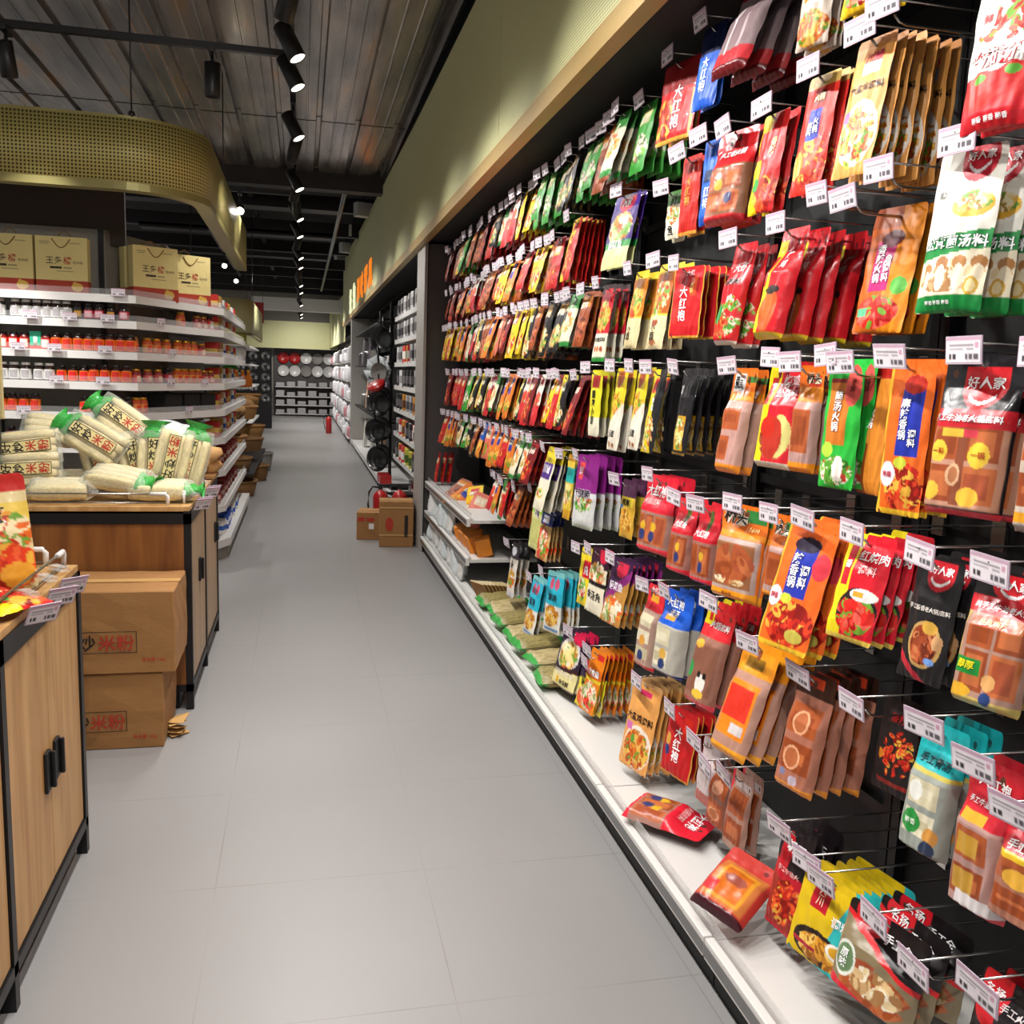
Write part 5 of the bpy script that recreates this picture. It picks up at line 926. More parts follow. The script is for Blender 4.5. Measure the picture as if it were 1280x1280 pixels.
# ------------------------------------------------------------------ canopy and jar shelving behind the cabinets
can = [(-4.3, 6.0), (-1.08, 6.0)] + [(-1.08 + .5 * math.sin(a), 6.5 - .5 * math.cos(a)) for a in [R(7.5 * k) for k in range(1, 13)]] + [(-.58, 8.2), (-.58, 10.4)]
zb = [2.53] * len(can); zt = [2.93] * len(can)
cn = thing('canopy', 'curved olive perforated metal canopy hanging over the jar shelves', 'canopy', (0, 0, 0))
uvsheet('perforated_band', can, 2.56, 2.92, 'olive_mesh', cn)
def strip(path, off_in, z0, z1, m, name, parent):
    me = MB().mat(m, sm=False); P = path; Q = []
    for i, p in enumerate(P):
        a = Vector(P[max(i-1, 0)]); c = Vector(P[min(i+1, len(P)-1)]); d = (c - a).normalized(); Q.append((p[0] - d.y * off_in, p[1] + d.x * off_in))
    n = len(P); v = [(x, y, z0) for x, y in P] + [(x, y, z1) for x, y in P] + [(x, y, z0) for x, y in Q] + [(x, y, z1) for x, y in Q]; f = []
    for i in range(n - 1): f += [(i, i+1, n+i+1, n+i), (2*n+i, 3*n+i, 3*n+i+1, 2*n+i+1), (n+i, n+i+1, 3*n+i+1, 3*n+i), (i, 2*n+i, 2*n+i+1, i+1)]
    me.add(v, f); return me.build(name, parent)
pbr('olive_rim', '8f8653', .4, .4, .06)
strip(can, .10, 2.515, 2.56, 'olive_rim', 'bottom_rim', cn); strip(can, .03, 2.92, 2.935, 'olive_rim', 'top_rim', cn)
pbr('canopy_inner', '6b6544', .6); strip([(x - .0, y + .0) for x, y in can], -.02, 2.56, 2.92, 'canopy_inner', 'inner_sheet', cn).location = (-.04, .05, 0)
hr = MB().mat('black_metal', sm=True)
for x, y in ((-.98, 6.03), (-1.9, 6.03), (-.62, 8.0)): hr.tube([(x, y, 2.93), (x, y, 3.8)], .005, 6).lathe([(.02, 2.93), (.02, 2.96), (.006, 2.97)], 10, Matrix.Translation((x, y, 0)))
hr.build('hanging_rod', cn)
front = [(-4.2, 6.5), (-1.06, 6.5), (-.60, 7.45), (-.60, 10.2)]; back = [(-1.05, 10.2), (-1.05, 7.6), (-1.32, 6.95), (-4.2, 6.95)]
sh = thing('jar_shelving', 'tall white jar shelving with a chamfered corner behind the noodle cabinet', 'shelving', (0, 0, 0))
MB().mat('grey_panel').box(-4.2, -1.32, 6.95, 6.99, 0, 2.40).box(-1.05, -1.01, 7.6, 10.2, 0, 2.40).add([(-1.32, 6.95, 0), (-1.05, 7.6, 0), (-1.05, 7.6, 2.4), (-1.32, 6.95, 2.4)], [(0, 1, 2, 3)]).build('back_panel', sh)
pbr('brown_soffit', '3c3028', .7); MB().mat('brown_soffit').box(-4.2, -1.2, 7.0, 7.05, 2.3, 3.15).build('header_panel', sh)
for x in (-3.0, -2.02, -1.345): MB().mat('black_metal').box(x - .015, x + .015, 6.92, 6.95, 0, 2.4).build('upright', sh)
LV = [1.93, 1.765, 1.565, 1.365, 1.165, .95, .70, .42]
for z in LV:
    MB().mat('shelf_white').slab(front + back, z - .018, z).build('shelf', sh)
    lip = strip(front, -.014, z - .042, z + .008, 'shelf_white', 'shelf_lip', sh)
    strip([(x + .0, y + .0) for x, y in front], .006, z + .008, z + .045, 'acrylic', 'shelf_guard', sh)
fb = [(-4.2, 6.42), (-1.0, 6.42), (-.555, 7.5), (-.555, 10.2)]
MB().mat('shelf_white').slab(fb + back, .10, .16).build('shelf', sh); MB().mat('grey_panel').slab([(-4.2, 6.46), (-1.02, 6.46), (-.58, 7.52), (-.58, 10.2)] + back, 0, .10).build('kick_plate', sh)
def onfront(px): return -1.9 + .00488 * px
for k, (px, lv) in enumerate(((44, 1), (92, 1), (138, 1), (28, 2), (72, 2), (134, 2), (73, 3), (130, 3), (32, 4), (125, 4), (152, 0))):
    o = link('price_tag', HK[3], sh, (onfront(px), 6.49, LV[lv] - .01), (0, 0, R(90))); o.scale = (1, .9, 1)
for k, (s_, lv) in enumerate(((.2, 1), (.32, 2), (.3, 3), (.7, 3), (.5, 4))):
    p = Vector(front[1]).lerp(Vector(front[2]), s_); o = link('price_tag', HK[3], sh, (p.x + .01, p.y - .01, LV[lv] - .01), (0, 0, R(90 + 64)));  o.scale = (1, .9, 1)

def jar_meshes(name, glass, lab, lidm, r, h, band, text=None, tcol='ffffff', blob=None):
    pbr('glass_' + name, glass, .12, 0, .1, coat=.6)
    g = MB().mat('glass_' + name, sm=True).lathe([(r*.9, 0), (r, .006), (r, h*.72), (r*.92, h*.8), (r*.72, h*.86), (r*.72, h*.88)], 18).mesh('jar_body')
    l = MB().mat(lidm, sm=True).lathe([(r*.78, h*.86), (r*.8, h*.87), (r*.8, h*.985), (r*.76, h)], 18).mesh('lid')
    b = MB().mat('paper_print', lab, True).lathe([(r*1.012, h*band[0]), (r*1.012, h*band[1])], 18, cap=False)
    if blob:
        n = 9; b.mat('paper_print', blob, True); v = []; f = []
        for i in range(n):
            for j in range(6):
                a = R(-90 + (i - (n-1)/2) * 11); z = h * (band[0] + .06) + (band[1] - band[0] - .12) * h * j / 5; wv = 1 if abs((i - (n-1)/2)) < 4.1 - 1.2 * abs(j - 2.5) / 2.5 else .98
                v.append((r*1.025*wv*math.cos(a), r*1.025*wv*math.sin(a), z))
        for i in range(n-1):
            for j in range(5): f.append((i*6+j, (i+1)*6+j, (i+1)*6+j+1, i*6+j+1))
        b.add(v, f)
    return g, l, b.mesh('label')
JR = {'w': ('white labelled sauce jar', jar_meshes('w', '2a1a16', 'e6e4e0', 'white_plastic', .033, .118, (.12, .66), blob='a8a4a6')), 'k': ('dark sauce jar with a gold label', jar_meshes('k', '1c1412', '2a2420', 'lid_black', .031, .115, (.15, .6), blob='b8862e')),
      'p': ('dark sauce jar with a pink and red label', jar_meshes('p', '1a1214', 'b83040', 'lid_black', .032, .115, (.15, .6), blob='e0b0b8')), 'r': ('red labelled chilli sauce jar', jar_meshes('r', '6a1410', 'd42a20', 'lid_black', .032, .11, (.1, .68), blob='e8dcd0')),
      'o': ('orange labelled chilli sauce jar', jar_meshes('o', '3a1410', 'e4701c', 'lid_black', .032, .12, (.1, .7), blob='c82c1c')), 'd': ('red domed label chilli jar', jar_meshes('d', '2a1410', 'e8701c', 'lid_black', .031, .11, (.1, .7), blob='d4181c')),
      'g': ('orange jar with a gold lid', jar_meshes('g', 'c04a1c', 'e8944a', 'lid_gold', .033, .11, (.15, .6), blob='d8401c')), 'c': ('reddish preserve jar with a gold lid', jar_meshes('c', '8a2a24', 'd85a5c', 'lid_gold', .031, .10, (.12, .6), blob='e8c0a0'))}
def jar(k, x, y, z, label, group, rz=0):
    d, ms = JR[k]; t = thing('sauce_jar', label, 'jar', (x, y, z), (0, 0, R(rz)), group)
    for n, m in zip(('jar_body', 'lid', 'label_band'), ms): link(n, m, t)
SHN = {1: 'second shelf', 2: 'third shelf', 3: 'fourth shelf', 4: 'fifth shelf', 5: 'sixth shelf'}
def place_front(lv, seq_):
    cnt = {}
    for i, (px, k) in enumerate(seq_):
        jar(k, onfront(px), 6.56, LV[lv] + .001, '%s, left front, %s, %s from left' % (JR[k][0], SHN[lv], ORD[i]), 'jars on the ' + SHN[lv])
place_front(1, [(-10, 'w'), (3, 'w'), (22, 'w'), (35, 'w'), (48, 'w'), (60, 'w'), (72, 'w'), (84, 'w'), (98, 'k'), (111, 'p'), (124, 'p'), (139, 'k'), (155, 'p')])
place_front(2, [(-8, 'r'), (5, 'r'), (18, 'r'), (31, 'r'), (57, 'r'), (70, 'o'), (83, 'o'), (97, 'o'), (110, 'o'), (123, 'o'), (137, 'o'), (150, 'o'), (163, 'o')])
place_front(3, [(3, 'w'), (17, 'w'), (31, 'w'), (47, 'w'), (60, 'w'), (75, 'd'), (89, 'd'), (103, 'd'), (115, 'o'), (129, 'o'), (143, 'o'), (156, 'o')])
place_front(4, [(0, 'o'), (13, 'o'), (27, 'o'), (41, 'o'), (102, 'd'), (115, 'd'), (129, 'd'), (142, 'd'), (157, 'k')])
place_front(5, [(10, 'o'), (24, 'r'), (40, 'w')])
t = MB().mat('paper_print', '38b08c').box(-.033, .033, -.02, .02, 0, .12, .002).mat('paper_print', 'd83c30').box(-.034, .034, -.021, .0, .0, .03).mat('paper_print', 'f0ece0', True).lathe([(.014, 0), (.014, .05)], 10, Matrix.Translation((0, -.012, .035)))
tag(t.build('carton_pack', None, (onfront(45), 6.56, LV[2])), 'small green card pack between the red jars', 'pack')
def place_corner(lv, seq_):
    for i, (s_, k) in enumerate(seq_):
        p = Vector(front[1]).lerp(Vector(front[2]), s_); n = Vector((-.9, .44)).normalized() * .07
        jar(k, p.x + n.x, p.y + n.y, LV[lv] + .001, '%s, chamfered corner, %s, %s from left' % (JR[k][0], SHN[lv], ORD[i]), 'jars on the ' + SHN[lv], 64)
place_corner(1, [(.58, 'g'), (.78, 'c'), (.86, 'c'), (.94, 'r')])
place_corner(2, [(.06, 'g'), (.20, 'g'), (.30, 'g'), (.41, 'g'), (.54, 'g'), (.64, 'g'), (.73, 'g'), (.83, 'c')])
place_corner(3, [(.08, 'c'), (.2, 'c'), (.31, 'c'), (.42, 'p'), (.53, 'g'), (.61, 'g'), (.70, 'g'), (.78, 'g'), (.86, 'c'), (.94, 'c')])
place_corner(4, [(.07, 'g'), (.14, 'g')])
place_corner(5, [(.5, 'g'), (.8, 'r')])
bk = MB().mat('black_paint').box(-.1, .1, -.08, .08, 0, .13, .01).mesh('black_carton')
for k, s_ in enumerate((.5, .72, .93)):
    p = Vector(front[1]).lerp(Vector(front[2]), s_); tag(link('black_box', bk, None, (p.x - .14, p.y + .07, LV[4]), (0, 0, R(64))), 'black box in the corner shelf, %s from left' % ORD[k], 'box', 'black boxes in the corner shelf')
# aisle side of the same shelving: packets seen edge-on
pk = [MB().mat('paper_print', c).box(-.05, .05, -.06, .06, 0, h, .008).mat('paper_print', c2).box(-.051, .051, -.061, .061, h*.3, h*.6).mesh('shelf_packet') for c, c2, h in (('c83028', 'e8c060', .12), ('e8e4e0', '3060b8', .12), ('b8863c', 'e8dcc0', .13), ('8a2a2a', 'd8b0a0', .11), ('2050b8', 'e8ecf4', .13))]
for lv in range(0, 8):
    for k in range(7):
        y = 7.62 + k * .3; m = pk[(lv * 3 + k * 2) % 3 if lv < 6 else 3]
        tag(link('shelf_packet', m, None, (-.69, y, LV[lv] + .001), (0, 0, R(rnd.uniform(-10, 10)))), 'packet on the aisle side of the jars, %s shelf down, %s from corner' % (ORD[lv], ORD[k]), 'packet', 'packets on the aisle side')
for k in range(9):
    y = 7.66 + k * .2; m = pk[4] if k in (1, 2, 3) else pk[1]
    tag(link('shelf_packet', m, None, (-.66, y, .161), (0, 0, R(rnd.uniform(-14, 14)))), '%s packet on the bottom shelf by the aisle floor, %s from the corner' % ('blue' if k in (1, 2, 3) else 'white', ORD[k]), 'packet', 'packets on the bottom aisle shelf')
# gift bags
bagm = MB().mat('paper_print', 'dccb8a').box(-.155, .155, -.045, .045, .0, .36, .002)
bagm.mat('paper_print', 'a83a28').box(-.1556, .1556, -.0456, .0456, -.0005, .085)
bagm.mat('paper_print', '3c3226').box(-.07, .0, -.0462, -.045, .158, .172); bagm.mat('paper_print', '9a9068').box(.01, .06, -.0462, -.045, .16, .169).box(-.03, .07, -.0462, -.045, .14, .145).box(.05, .115, -.0462, -.045, .318, .323).box(-.13, -.07, -.0462, -.045, .322, .327).box(-.125, -.075, -.0462, -.045, .31, .315)
M = Matrix.Translation((0, -.0468, 0)) @ Matrix.Rotation(R(90), 4, 'X')
bagm.mat('paper_print', '4a3226'); letters(bagm, '王多', M @ Matrix.Translation((-.045, .21, 0)), .05, .01); bagm.mat('paper_print', 'b0482c'); letters(bagm, '橘', M @ Matrix.Translation((.035, .21, 0)), .052, .01); bagm.mat('paper_print', '5a4632'); letters(bagm, '的木桃', M @ Matrix.Translation((.098, .2, 0)), .02, .005)
bagm.mat('paper_print', 'd8b050', True).lathe([(.0, .003), (.02, .002), (.028, 0)], 12, M @ Matrix.Translation((.09, .045, 0)) @ Matrix.Scale(1.3, 4, (1, 0, 0)) @ Matrix.Scale(-.3, 4, (0, 0, 1)), cap=False); bagm.lathe([(.0, .003), (.012, 0)], 10, M @ Matrix.Translation((.075, .068, 0)) @ Matrix.Scale(-.3, 4, (0, 0, 1)), cap=False)
bme = bagm.mesh('bag_body'); hme = MB().mat('rope', sm=True).tube([(-.055 + .11 * i / 10, -.049, .345 - .055 * math.sin(math.pi * i / 10)) for i in range(11)], .0035, 6).mesh('rope_handle')
hm2 = MB().mat('rope', sm=True).tube([(-.055 + .11 * i / 10, .049, .345 + .06 * math.sin(math.pi * i / 10)) for i in range(11)], .0035, 6).mesh('rope_handle')
for i, (x, y, rz, l, hs) in enumerate(((-1.84, 6.62, 0, 'cream gift bag with red foot at the left picture edge', False), (-1.515, 6.62, 0, 'cream gift bag with red foot, second from left', False), (-1.0, 6.86, 30, 'cream gift bag with a rope handle hanging in front, on the corner', True), (-1.08, 7.0, 32, 'cream gift bag squeezed behind the one with the hanging rope', True), (-.82, 7.25, 32, 'cream gift bag at the right end of the top shelf', True))):
    t = thing('gift_bag', l, 'gift bag', (x, y, LV[0] + .002), (0, 0, R(rz)), 'gift bags on the top shelf'); link('bag_body', bme, t)
    if i != 3: link('rope_handle', hme, t)
    link('rope_handle', hm2, t)
# ================================================================== farther right: kitchenware bays
kg = thing('kitchenware_shelving', 'white kitchenware shelving just beyond the grey pillar', 'shelving', (0, 0, 0))
KL = [2.12, 1.86, 1.60, 1.34, 1.08, .80, .52]
MB().mat('black_paint').box(1.44, 1.47, 8.2, 11.0, .1, 2.56).build('back_panel', kg)
for z in KL:
    MB().mat('shelf_white').box(1.08, 1.44, 8.2, 11.0, z - .02, z).box(1.06, 1.08, 8.2, 11.0, z - .03, z + .02).build('shelf', kg)
MB().mat('shelf_white').box(.98, 1.44, 8.2, 18.85, .10, .13).box(.965, .985, 8.2, 18.85, .07, .145).build('base_shelf', kg); MB().mat('black_paint').box(1.0, 1.02, 8.2, 18.85, 0, .1).build('kick_plate', kg)
kc = [('white', 'd8d6d4', '9a9696'), ('black', '2c2a2c', '6a6668'), ('silver', 'a8a6a6', '58565a'), ('red and white', 'c83a30', 'e8e0d8'), ('yellow green', 'c8c048', '4a6a2a'), ('amber', 'c88a2c', '6a3a1c')]
km = [MB().mat('paper_print', a).box(-.04, .04, -.062, .062, 0, .19, .008).mat('paper_print', b_).box(-.0408, .0408, -.0628, .0628, .05, .13).mat('chrome', sm=True).tube([(0, 0, .185), (0, 0, .205), (.02, 0, .215)], .003, 5).mesh('utensil_pack') for _, a, b_ in kc]
pick = [[2, 0, 2, 0, 0, 2, 0, 2], [0, 2, 2, 0, 2, 2, 0, 2], [2, 3, 4, 3, 0, 2, 2, 0], [1, 1, 0, 1, 0, 0, 1, 1], [1, 2, 1, 5, 5, 1, 2, 1], [0, 1, 3, 5, 0, 3, 1, 2], [3, 4, 4, 3, 1, 3, 4, 1]]
for r_, row in enumerate(pick):
    for k, c in enumerate(row + row[1:8]):
        tag(link('utensil_pack', km[c], None, (1.10 + .02 * (k % 2), 8.33 + k * .165, KL[r_] + .001), (0, 0, R(rnd.uniform(-8, 8)))), '%s kitchen utensil pack, %s shelf from top, %s from the pillar' % (kc[c][0], ORD[r_], ORD[k]), 'utensil pack', 'utensil packs beyond the pillar')
for k in range(8):
    tag(link('utensil_pack', km[(4, 3, 4, 1, 3, 4, 3, 0)[k]], None, (1.2, 8.36 + k * .25, .131), (0, 0, R(rnd.uniform(-8, 8)))), 'kitchen pack on the base shelf, %s from the pillar' % ORD[k], 'utensil pack', 'utensil packs on the base shelf')
# pans hung face out, lids and ladles
def pan(x, y, z, r, label, m='pan_black', depth=.07, handle=True, face=-1, yaw=48):
    t = thing('frying_pan', label, 'pan', (x, y, z), (0, 0, R(yaw)), 'pans hanging on the wall')
    M = Matrix.Rotation(R(90 * face), 4, 'Y')
    prof = [(.001, -depth), (r*.6, -depth), (r*.86, -depth*.55), (r, 0), (r*1.02, .006), (r*.98, .004), (r*.84, -depth*.5), (r*.58, -depth*.9), (.001, -depth*.9)]
    MB().mat(m, sm=True).lathe(prof, 24, M, cap=False).build('bowl', t)
    if handle: MB().mat('rubber', sm=True).tube([(0, 0, r*.95), (-.015, 0, r + .06), (-.02, 0, r + .19)], .013, 8).build('handle', t)
st = thing('pan_stand', 'black upright bar carrying the hanging pans', 'stand', (1.12, 12.05, 0)); MB().mat('black_metal').box(-.02, .02, -.02, .02, 0, 2.4).build('post', st)
for z in (2.12, 1.42, 1.02, .66): MB().mat('black_metal').tube([(0, 0, z), (-.3, -.5, z), (-.32, -.52, z + .02)], .008, 6).build('arm', st)
for i, (x, y, z, r) in enumerate(((.95, 11.6, 1.90, .16), (1.03, 12.1, 1.86, .16), (.93, 11.55, 1.12, .17), (1.02, 12.1, 1.16, .16), (.88, 11.5, .78, .15), (1.0, 12.0, .78, .16), (.92, 11.6, .42, .16), (1.02, 12.1, .42, .15))):
    pan(x, y, z, r, 'black pan hanging in the kitchen bay, %s of the %s row' % ('nearer' if i % 2 == 0 else 'farther', ORD[i // 2]))
pan(.92, 11.55, 1.5, .12, 'grey pan wrapped in white paper in the middle of the pans', 'stone_grey'); MB().mat('shelf_white')
ppr = MB().mat('white_film', sm=True); 
for i in range(8):
    a = i * .785; ppr.add([(0, 0, 0), (-.03 * (i % 2), .19 * math.cos(a), .19 * math.sin(a)), (-.02, .22 * math.cos(a + .78), .2 * math.sin(a + .78))], [(0, 1, 2)])
o = ppr.build('wrapping_paper', None, (.93, 11.7, 1.52), (0, 0, R(48))); md = o.modifiers.new('gauge', 'SOLIDIFY'); md.thickness = .003; tag(o, 'white wrapping paper behind the grey pan', 'wrapping paper')
rb = MB().mat('red_paint', sm=True).lathe([(.001, 0), (.1, 0), (.12, .05), (.115, .06), (.001, .06)], 16); tag(rb.build('red_bowl', None, (.90, 11.4, 1.31), (R(20), R(-30), 0)), 'red bowl below the grey pan', 'bowl')
for k in range(5):
    t = thing('ladle', 'steel ladle hanging above the pans, %s from the pillar' % ORD[k], 'ladle', (1.12, 10.4 + k * .22, 2.2), group='ladles above the pans')
    MB().mat('steel', sm=True).tube([(0, 0, .12), (0, 0, -.16)], .006, 6).build('handle', t); MB().mat('steel', sm=True).lathe([(.001, -.03), (.03, -.022), (.04, 0)], 12, Matrix.Translation((0, 0, -.17)), cap=False).build('cup', t)
for k, (y, z, ln) in enumerate(((9.4, .17, .5), (9.7, .19, .5), (9.95, .16, .45), (10.3, .2, .5))):
    t = thing('wok_handle_set', 'dark boxed pan sticking out over the base shelf, %s from the cartons' % ORD[k], 'pan', (1.0, y, z), (0, 0, R(-8 + 5 * k)), 'boxed pans on the base shelf')
    MB().mat('pan_black').box(-.05, .35, -.12, .12, 0, .05, .01).build('box', t); MB().mat('rubber', sm=True).tube([(-.05, 0, .03), (-.18, 0, .06)], .014, 8).build('handle', t)
for k, y in enumerate((11.2, 11.5)):
    tag(MB().mat('red_paint').box(-.07, .07, -.08, .08, 0, .11, .006).build('red_carton', None, (.99, y, .146)), 'red box on the base shelf edge, %s' % ('nearer' if k == 0 else 'farther'), 'box')
# pot shelves beyond the pans
pg = thing('pot_shelving', 'dark shelving of pots and boards beyond the hanging pans', 'shelving', (0, 0, 0))
MB().mat('black_paint').box(1.44, 1.47, 12.0, 18.8, .1, 2.56).build('back_panel', pg)
for z in (2.2, 1.62, .86): MB().mat('dark_steel').box(1.02, 1.44, 12.2, 18.6, z - .03, z).build('shelf', pg)
for k in range(8):
    y = 12.7 + k * .75; z = 1.621 if k % 2 else .861; t = thing('stock_pot', 'metal stock pot on the dark shelving, %s from the pans' % ORD[k], 'pot', (1.2, y, z), group='stock pots beyond the pans')
    MB().mat('steel' if k % 3 else 'stone_grey', sm=True).lathe([(.14, 0), (.15, .01), (.15, .2), (.155, .21), (.14, .21)], 20).build('body', t); MB().mat('steel', sm=True).lathe([(.155, .21), (.13, .235), (.02, .25), (.02, .27)], 20).build('lid', t)
for k in range(10):
    y = 12.3 + k * .6; z0 = (1.621, .861, .131)[k % 3]; c = ('paper_print', ('c8c4c0', '6a5a70', 'b89078', 'd0ccc4', '5a5458')[k % 5])
    tag(MB().mat(*c).box(-.03, .03, -.15, .15, 0, .5, .01).build('cutting_board', None, (1.12, y, z0 + .006), (0, R(5), 0)), 'tall board standing on the dark shelving, %s from the pans' % ORD[k], 'board', 'boards beyond the pans')
# white goods past the second pillar
wg = thing('far_shelving', 'pale shelving of small white goods at the far right', 'shelving', (0, 0, 0)); MB().mat('grey_panel').box(1.3, 1.34, 19.4, 30, 0, 2.3).build('back_panel', wg)
for z in (.12, .5, .9, 1.3, 1.7): MB().mat('shelf_white').box(.92, 1.3, 19.4, 30, z - .02, z).build('shelf', wg)
fwm = []
for k_, (c, h) in enumerate((('dcdadc', .3), ('b4b0b8', .24), ('f0eef0', .2), ('e8e6e8', .34), ('c88890', .22))):
    mb = MB().mat('paper_print', c, True)
    if k_ % 2: mb.lathe([(.09, 0), (.1, .02), (.1, h*.8), (.05, h)], 12)
    else: mb.box(-.1, .1, -.13, .13, 0, h, .04)
    fwm.append(mb.mesh('white_goods'))
for r_ in range(5):
    for k in range(20):
        c = (r_ * 3 + k * 7) % 4 if (r_ * 5 + k * 3) % 11 else 4
        tag(link('white_goods', fwm[c], None, (.98 + rnd.uniform(0, .06), 19.7 + k * .5, (.12, .5, .9, 1.3, 1.7)[r_] + .001), (0, 0, R(rnd.uniform(-30, 30)))), 'pale packaged ware on the far right shelving, %s shelf up, %s along' % (ORD[r_], ORD[k]), 'packaged ware', 'packaged ware at the far right')
# illuminated sign on the fascia
sg = thing('illuminated_sign', 'glowing cream and orange character sign on the olive fascia', 'sign', (.93, 0, 0))
M = Matrix(((0, 0, -1, -.006), (-1, 0, 0, 0), (0, 1, 0, 0), (0, 0, 0, 1)))
for ch, y, m, sz in (('好', 18.9, 'sign_cream', .5), ('物', 17.6, 'sign_cream', .5), ('调', 16.3, 'sign_orange', .42), ('味', 15.3, 'sign_orange', .42), ('厨', 14.35, 'sign_orange', .42), ('具', 13.4, 'sign_orange', .42)):
    mb = MB().mat(m); vs_, fs_ = glyphs(ch, .02)
    M2 = Matrix.Translation((0, y, 2.88)) @ M
    mb.add([M2 @ Vector((p[0] * sz * 1.5, p[1] * sz, 0)) for p in vs_], fs_); o = mb.build('letter', sg); md = o.modifiers.new('depth', 'SOLIDIFY'); md.thickness = .03
for k, (y, z) in enumerate(((11.8, 3.9), (14.0, 3.95), (16.5, 4.0), (19.5, 4.1), (22.5, 4.2))):
    t = thing('box_lamp', 'small white box lamp above the fascia, %s from the near end' % ORD[k], 'box lamp', (.86, y, z - .12), (0, 0, R(20)), 'white boxes above the fascia')  # hanging white box lamp, built without a light of its own
    MB().mat('shelf_white').box(-.12, .12, -.08, .08, -.1, .1, .01).build('box', t); MB().mat('black_metal').tube([(0, 0, .1), (0, 0, 4.5 - z)], .006, 5).build('rod', t)

# ================================================================== far end wall display and far left displays
fw = thing('end_display', 'dark wall display of lids and trays closing the aisle', 'shelving', (0, 31.0, 0))
MB().mat('dark_panel').box(-.9, 1.3, .1, .15, 0, 2.2).build('back_panel', fw)
for z in (.08, .36, .64, .95): MB().mat('shelf_white').box(-.85, 1.25, -.3, .1, z - .03, z).build('shelf', fw)
for r_, (z, n) in enumerate(((1.86, 5), (1.45, 5))):
    for k in range(n):
        t = MB().mat('red_paint' if (r_ == 0 and k < 2) else 'shelf_white' if (k + r_) % 3 else 'stone_grey', sm=True).lathe([(.001, -.06), (.1, -.05), (.17, -.01), (.18, 0)], 18, Matrix.Rotation(R(90), 4, 'X'), cap=False)
        tag(t.build('display_pan', None, (-.6 + k * .36, 31.02, z)), '%s round pan on the end wall, %s row, %s from left' % ('red' if (r_ == 0 and k < 2) else 'pale', ('top', 'lower')[r_], ORD[k]), 'pan', 'round pans on the end wall')
for r_ in range(4):
    for k in range(6):
        tag(MB().mat('far_white').box(-.13, .13, -.1, .1, 0, .12 + .03 * ((k + r_) % 3), .02).build('white_dish', None, (-.7 + k * .34, 30.82, (.08, .36, .64, .95)[r_] + .001)), 'white dish on the end display, %s shelf up, %s from left' % (ORD[r_], ORD[k]), 'dish', 'white dishes on the end display')
# hanging chains of scoops left of it
for k in range(3):
    t = thing('scoop_string', 'hanging string of scoops and ladles at the far left, %s from the aisle' % ORD[k], 'utensils', (-.9 - .3 * k, 24, 1.9), group='strings of utensils far left')
    MB().mat('black_metal').box(-.15, .15, -.02, .02, -1.9, .1).build('board', t)
    for q in range(5): MB().mat('steel', sm=True).lathe([(.001, -.05), (.08, -.03), (.11, 0)], 12, Matrix.Translation((0, -.06, -.1 - .26 * q)) @ Matrix.Rotation(R(90), 4, 'X'), cap=False).build('scoop', t)
MB().mat('red_paint')
bn_ = thing('red_banner', 'small red hanging banner beyond the rounded canopy', 'banner', (-.98, 20, 2.42)); MB().mat('red_paint').box(-.16, .2, -.01, .01, 0, .42).build('cloth', bn_)
for x in (-.14, .18): MB().mat('black_metal').tube([(x, 0, .42), (x, 0, 2.08)], .004, 5).build('cord', bn_)
cn2 = thing('round_canopy', 'small rounded olive canopy farther along the left side', 'canopy', (0, 0, 0)); p2 = [(-2.4, 14.5), (-1.2, 14.5)] + [(-1.2 + .45 * math.sin(R(a)), 14.95 - .45 * math.cos(R(a))) for a in range(15, 91, 15)] + [(-.75, 18.5)]
uvsheet('band', p2, 2.02, 2.52, 'olive_mesh_fine', cn2); strip(p2, .06, 1.99, 2.03, 'olive_rim', 'bottom_rim', cn2)
MB().mat('black_metal', sm=True).tube([(-1.6, 14.6, 2.5), (-1.6, 14.6, 4.4)], .006, 5).tube([(-.8, 16, 2.5), (-.8, 16, 4.4)], .006, 5).build('hanging_rod', cn2)
gs = thing('grocery_shelving', 'white shelving with tins and baskets under the rounded canopy', 'shelving', (0, 0, 0))
MB().mat('grey_panel').box(-2.4, -1.3, 15.4, 15.45, 0, 2.0).box(-1.32, -1.28, 15.4, 19, 0, 2.0).build('back_panel', gs)
for z in (1.85, 1.56, 1.2, .9, .6, .3): MB().mat('shelf_white').box(-2.4, -.82, 14.9, 15.4, z - .03, z).box(-1.3, -.82, 15.4, 18.6, z - .03, z).build('shelf', gs)
tag(MB().mat('yellow_paint', sm=True).lathe([(.12, 0), (.13, .01), (.13, .3), (.11, .33), (.11, .36)], 18).build('yellow_canister', None, (-.98, 15.1, 1.851)), 'yellow canister on the top shelf under the rounded canopy', 'canister')
for k, x in enumerate((-1.3, -1.05)):
    t = thing('white_canister', 'white canister with a lid, %s of the pair below the yellow one' % ('left', 'right')[k], 'canister', (x + .08, 15.1, 1.561), group='white canisters'); MB().mat('shelf_white', sm=True).lathe([(.1, 0), (.11, .22)], 16).build('body', t); MB().mat('shelf_white', sm=True).lathe([(.115, .22), (.115, .25), (.1, .255)], 16).build('lid', t)
bt = MB().mat('paper_print', 'e07a24', True).lathe([(.05, 0), (.055, .02), (.055, .14), (.025, .19), (.022, .23)], 12).mesh('bottle_body'); bc_ = MB().mat('paper_print', 'e8b040', True).lathe([(.026, .23), (.026, .26)], 10).mesh('bottle_cap')
for k in range(7):
    t = thing('orange_bottle', 'orange bottle on the shelves beyond the jars, %s from left' % ORD[k], 'bottle', (-1.36 + .09 * k, 15.0 + .04 * (k % 2), 1.201), group='orange bottles beyond the jars'); link('body', bt, t); link('cap', bc_, t)
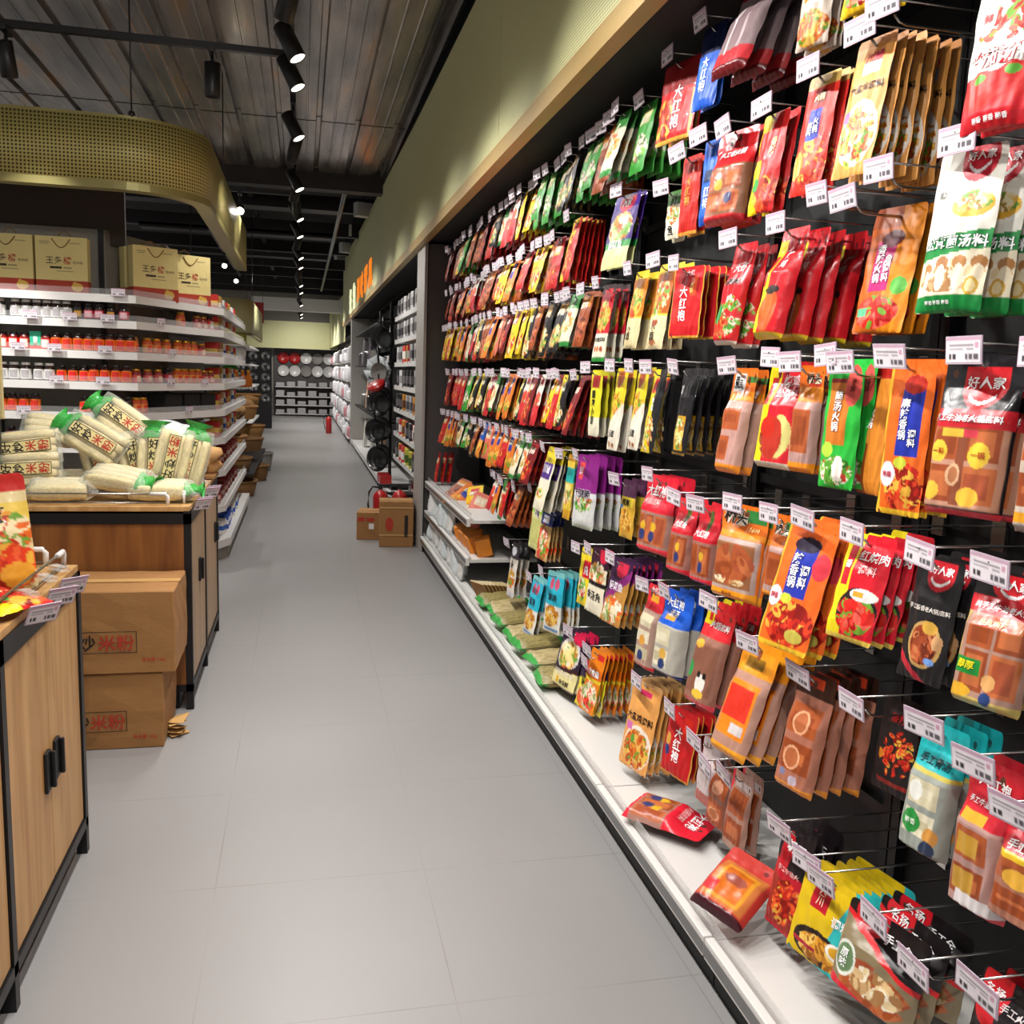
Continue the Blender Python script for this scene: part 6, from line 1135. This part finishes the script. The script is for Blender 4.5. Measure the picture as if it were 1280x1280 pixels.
def basket(x, y, z, rx, ry, h, label, m='wicker'):
    t = thing('wicker_basket', label, 'basket', (x, y, z), group='baskets along the left side')
    n = 20; S = Matrix.Scale(ry / rx, 4, (0, 1, 0))
    MB().mat(m, sm=True).lathe([(rx*.8, 0), (rx*.9, h*.4), (rx, h), (rx*.94, h), (rx*.84, h*.4), (rx*.74, .02), (.001, .02)], n, S, cap=False).build('body', t)
    MB().mat(m, sm=True).tube([(rx*math.cos(a*.314), ry*math.sin(a*.314), h) for a in range(21)], .012, 6).build('rim', t); return t
for k, (x, y, z, rx, ry, h, m) in enumerate(((-.92, 11.2, .85, .22, .26, .14, 'wicker'), (-.86, 11.3, .58, .22, .26, .12, 'cork'), (-.80, 11.3, .30, .22, .26, .14, 'wicker'), (-.74, 11.2, .0, .22, .26, .18, 'wicker'), (-.80, 12.3, .85, .24, .28, .16, 'cork'), (-.74, 12.6, .42, .24, .3, .16, 'wicker'), (-.66, 12.8, .0, .22, .25, .2, 'wicker'), (-.66, 14.0, .0, .24, .28, .26, 'stone_grey'), (-.78, 14.1, .5, .24, .28, .16, 'cork'), (-.84, 14.2, .95, .24, .3, .16, 'cork'))):
    basket(x, y, z, rx, ry, h, '%s basket in the tiered rack beyond the jars, %s from the near top' % ('pale' if m == 'cork' else 'grey' if m == 'stone_grey' else 'brown', ORD[k]), m)
rk = thing('basket_rack', 'tiered rack holding the baskets beyond the jar shelving', 'rack', (0, 0, 0)); r_ = MB().mat('dark_steel')
for y in (10.9, 11.7, 12.9, 14.5): r_.box(-1.16, -1.13, y - .015, y + .015, 0, 1.25)
r_.build('post', rk)
for z, x1 in ((.84, -.68), (.57, -.6), (.41, -.55), (.29, -.55)): MB().mat('dark_steel').box(-1.15, x1 - .0, 10.9, 14.5, z - .018, z).build('tier', rk) if z != .41 and z != .57 else None
for k in range(5):
    o = lump('produce_bundle', 'bundle of dried goods in the tiered rack, %s from the near end' % ORD[k], 'dried goods', -.86 + .02 * k, 11.3 + .62 * k, .95 + .02 * k, .15, .18, .08, ('cork', 'sack_tan', 'wicker', 'sack_tan', 'cork')[k], 60 + k, .4, 2)
tag(MB().mat('green_film', sm=True).lathe([(.1, 0), (.14, .05), (.12, .3), (.04, .38)], 14).build('green_bag', None, (-1.1, 15.15, 1.201)), 'green bag on the shelf among the orange bottles', 'bag')
